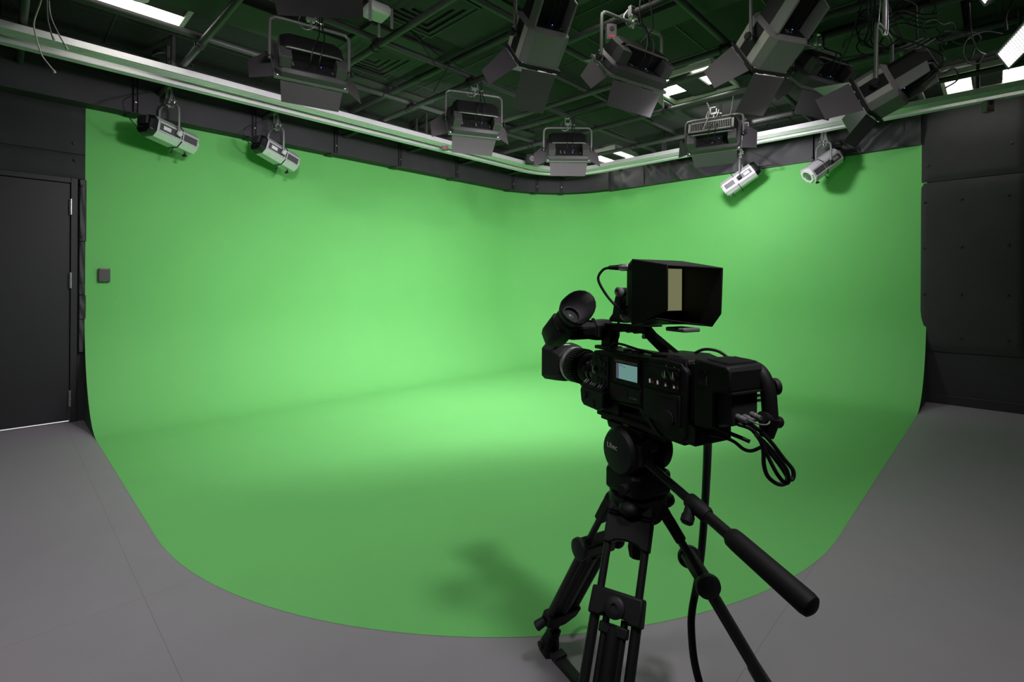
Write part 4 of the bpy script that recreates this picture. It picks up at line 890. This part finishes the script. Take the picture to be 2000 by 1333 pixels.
led_bar('ribbed white LED bar at the right edge, slanting toward the camera', px(1957, 113, 3.5), dvl, nl, .95, .135, P_LED)
led_bar('ribbed white LED bar cut by the top edge near the right corner', px(1909, -12, 3.15), dvl, nl, .95, .135, P_LED)
# power boxes
b0 = None
for (x, y, z, lab) in ((-1.92, 2.93, 2.985, 'small grey power box with red label on the pipe beside the upper ceiling light'), (-1.99, 5.66, 2.985, 'small grey power box with red label beside the finned soft light'), (-.08, 6.34, 2.92, 'small dark power box with red label under the right rail'), (-4.95, 3.86, 2.985, 'small dark power box on the pipe behind the middle soft light')):
    if b0 is None:
        b0 = thing('power_box', lab, 'power box', (x, y, z), AZ, 'power boxes on the grid')
        MB().b2((-.035, -.03, -.055), (.035, .03, .055)).build('case', 'leaf', b0, bevel=.004)
        MB().b2((-.020, -.032, -.040), (.026, -.0295, -.024)).build('label', 'red', b0)
        MB().lathe([(.016, 0), (.016, .004), (.010, .004)], (0, -.030, .02), (0, -1, 0), 14).build('socket', 'matte_black', b0)
        MB().b2((-.012, -.01, .055), (.012, .01, .10)).build('bracket', 'pipe', b0)
    else: copy_thing(b0, (x, y, z), None, lab)
# loose network leads by the door
for i, (pp, m, lab) in enumerate((
    (((82, -60), (78, 0), (64, 45), (66, 70), (78, 110), (92, 130), (101, 141)), 'cable_white', 'loose ivory network lead hanging lowest at top left'),
    (((88, -60), (88, 0), (90, 40), (96, 66), (100, 76)), 'cable_grey', 'loose grey network lead with clear plug, shorter of the pair at top left'),
    (((92, -60), (92, 0), (96, 36), (110, 68), (126, 96)), 'cable_grey', 'loose grey network lead with clear plug, longer of the pair at top left'))):
    P = [px(u, v, 3.2) for u, v in pp]
    t = thing('network_cable', lab, 'cable', P[0], 0, 'loose network leads'); P = [p - P[0] for p in P]
    MB().tube(P, .0042, seg=8).build('lead', m, t)
    d = (P[-1] - P[-2]).normalized(); MB().cyl(P[-1] - d*.005, P[-1] + d*.022, .006, .0075, seg=8).build('plug', 'ap' if i else 'cable_white', t)
# pale box with prongs on the pipe at the top
apz = 3.03
ap = thing('access_point', 'pale speckled box with hanging prongs on the grid near the top edge', 'wireless box', (-2.94, 1.72, apz), AZ + R(40))
MB().loft([[(x*k, y*k, z) for x, y in ((.075, .075), (-.075, .075), (-.075, -.075), (.075, -.075))] for z, k in ((.05, .8), (.02, 1.0), (-.012, .96), (-.022, .80))]).build('case', 'ap', ap, bevel=.008)
for x, y in ((-.075, -.07), (.075, -.07), (.06, .09)): MB().b2((x - .009, y - .004, -.10), (x + .009, y + .004, .03)).build('prong', 'yoke', ap)
MB().b2((-.06, -.004, .05), (.06, .004, .09)).build('bracket', 'pipe', ap)
# small twin-cone unit by the rail bend
sk = thing('speaker', 'small dark unit with two pale round cones above the rail bend', 'speaker', (-4.66, 5.22, 3.02), AZ + R(8))
MB().b2((-.13, -.06, -.07), (.13, .06, .06)).build('case', 'matte_black', sk, bevel=.01)
for x in (-.05, .05): MB().lathe([(.038, 0), (.038, .004), (.028, .008), (.012, -.002), (.002, 0)], (x, -.060, -.005), (0, -1, 0), 20).build('cone', 'cable_grey', sk)
MB().cyl((0, 0, .06), (0, 0, .20), .008, seg=8).build('hanger', 'pipe', sk)
# rail hangers
def hangers(t, P, idx, wd, z0):
    for k in idx:
        p, n = P[k]; c = p + n*(wd/2); MB().b2((c.x - .012, c.y - .012, z0), (c.x + .012, c.y + .012, ZC - .004)).build('hanger', 'pipe', t)
hangers(t1, P1, (1, 5, 9, 20, 34, 40, 44), .075, 3.015); hangers(t2, P2, (1, 5, 9, 20, 34, 40, 44), .15, 3.025)
# loose black cables among the grid on the right
rr = random.Random(21)
cset = []
for i in range(9):
    u, v = 1660 + rr.uniform(-10, 200), rr.uniform(0, 90); d = rr.uniform(2.7, 3.3); a = rr.uniform(18, 46); b_ = rr.uniform(14, 34); ph = rr.uniform(0, 6)
    cset.append([px(u + a*math.cos(ph + t*.7) + t*3, v + b_*math.sin(ph + t*.7) + (10 if t == 4 else 0), d + .03*t) for t in range(11)])
cset += [[px(1690 + k*7, -40, 3.0), px(1692 + k*7, 20, 3.0), px(1694 + k*5, 52, 3.02), px(1688 + 16*k, 84, 3.05), px(1740 + 20*k, 92, 3.1), px(1800 + 12*k, 70, 3.2)] for k in range(3)]
cset += [[px(1830, 20 + 9*k, 3.0), px(1800, 24 + 9*k, 3.1), px(1760, 14 + 9*k, 3.2), px(1720, 30 + 8*k, 3.3)] for k in range(4)]
cset += [[px(1955, 60, 3.2), px(1920, 56, 3.2), px(1888, 70, 3.2), px(1878, 95, 3.2), px(1888, 116, 3.2), px(1908, 118, 3.2), px(1918, 102, 3.2)], [px(1890, 0, 3.1), px(1895, 60, 3.1), px(1905, 90, 3.15), px(1922, 100, 3.3)], [px(1980, -75, 3.0), px(1975, -10, 3.0), px(1962, 25, 3.0), px(1964, 52, 3.0)],
         [px(1690, -40, 2.7), px(1672, 30, 2.8), px(1655, 80, 2.9), px(1640, 118, 3.0)], [px(1590, 128, 3.2), px(1640, 110, 3.1), px(1710, 98, 3.0), px(1760, 66, 2.9)], [px(1786, 5, 3.25), px(1790, 80, 3.28), px(1800, 146, 3.3), px(1840, 138, 3.3), px(1862, 128, 3.3), px(1868, 150, 3.4), px(1845, 166, 3.4)]]
for i, P in enumerate(cset):
    o = MB().tube(P, .0045 if i % 3 else .006, seg=6, sub=5).build('lighting_cable', 'cable')
    tag(o, 'loose black cable tangled in the grid above the shadowed deep light' if i < 16 else ('black cable loop hanging left of the ribbed LED bar', 'black cable dropping from the top LED bar', 'short black lead hanging above the LED bar', 'straight black cable crossing the dark soft light', 'long black cable sagging behind the shadowed deep light', 'black cable drooping over the right ceiling light')[i - 16], 'cable', 'cables tangled in the grid' if i < 16 else None)
# loose cables in the grid on the left and middle
for i, (pp, d) in enumerate(((((765, 60), (800, 62), (826, 84), (860, 112), (905, 132)), 3.7), (((800, 60), (830, 100), (848, 128)), 3.6), (((880, 120), (862, 150), (846, 178), (852, 184)), 4.2), (((745, 190), (760, 165), (775, 158), (770, 178)), 4.6), (((1250, -20), (1246, 30), (1262, 60), (1270, 100)), 3.2), (((1262, -20), (1272, 40), (1266, 62), (1248, 82)), 3.2), (((290, 140), (296, 112), (320, 106), (335, 108)), 4.4), (((1470, 240), (1478, 246), (1490, 248), (1500, 238)), 6.0), (((1372, 250), (1384, 215), (1377, 195)), 5.0), (((1412, 248), (1424, 222), (1431, 178)), 5.0), (((325, 120), (352, 118), (372, 128), (374, 140)), 4.2))):
    o = MB().tube([px(u, v, d + .02*k) for k, (u, v) in enumerate(pp)], .005, seg=6).build('lighting_cable', 'cable' if i not in (6, 8, 9) else 'cable_grey')
    tag(o, ('thin black cable drooping in front of the square air vent', 'black cable dropping beside the large air vent', 'black cable hanging above the middle soft light', 'looped black cable over the left rail', 'black cable hanging left beside the pale ended soft light', 'black cable crossing over the pale ended soft light', 'pale lead looping above the left rail near the door', 'pale lead looping below the red label box', 'grey lead down to the finned soft light, left one', 'grey lead down to the finned soft light, right one', 'black lead by the pipe end over the left rail')[i], 'cable')
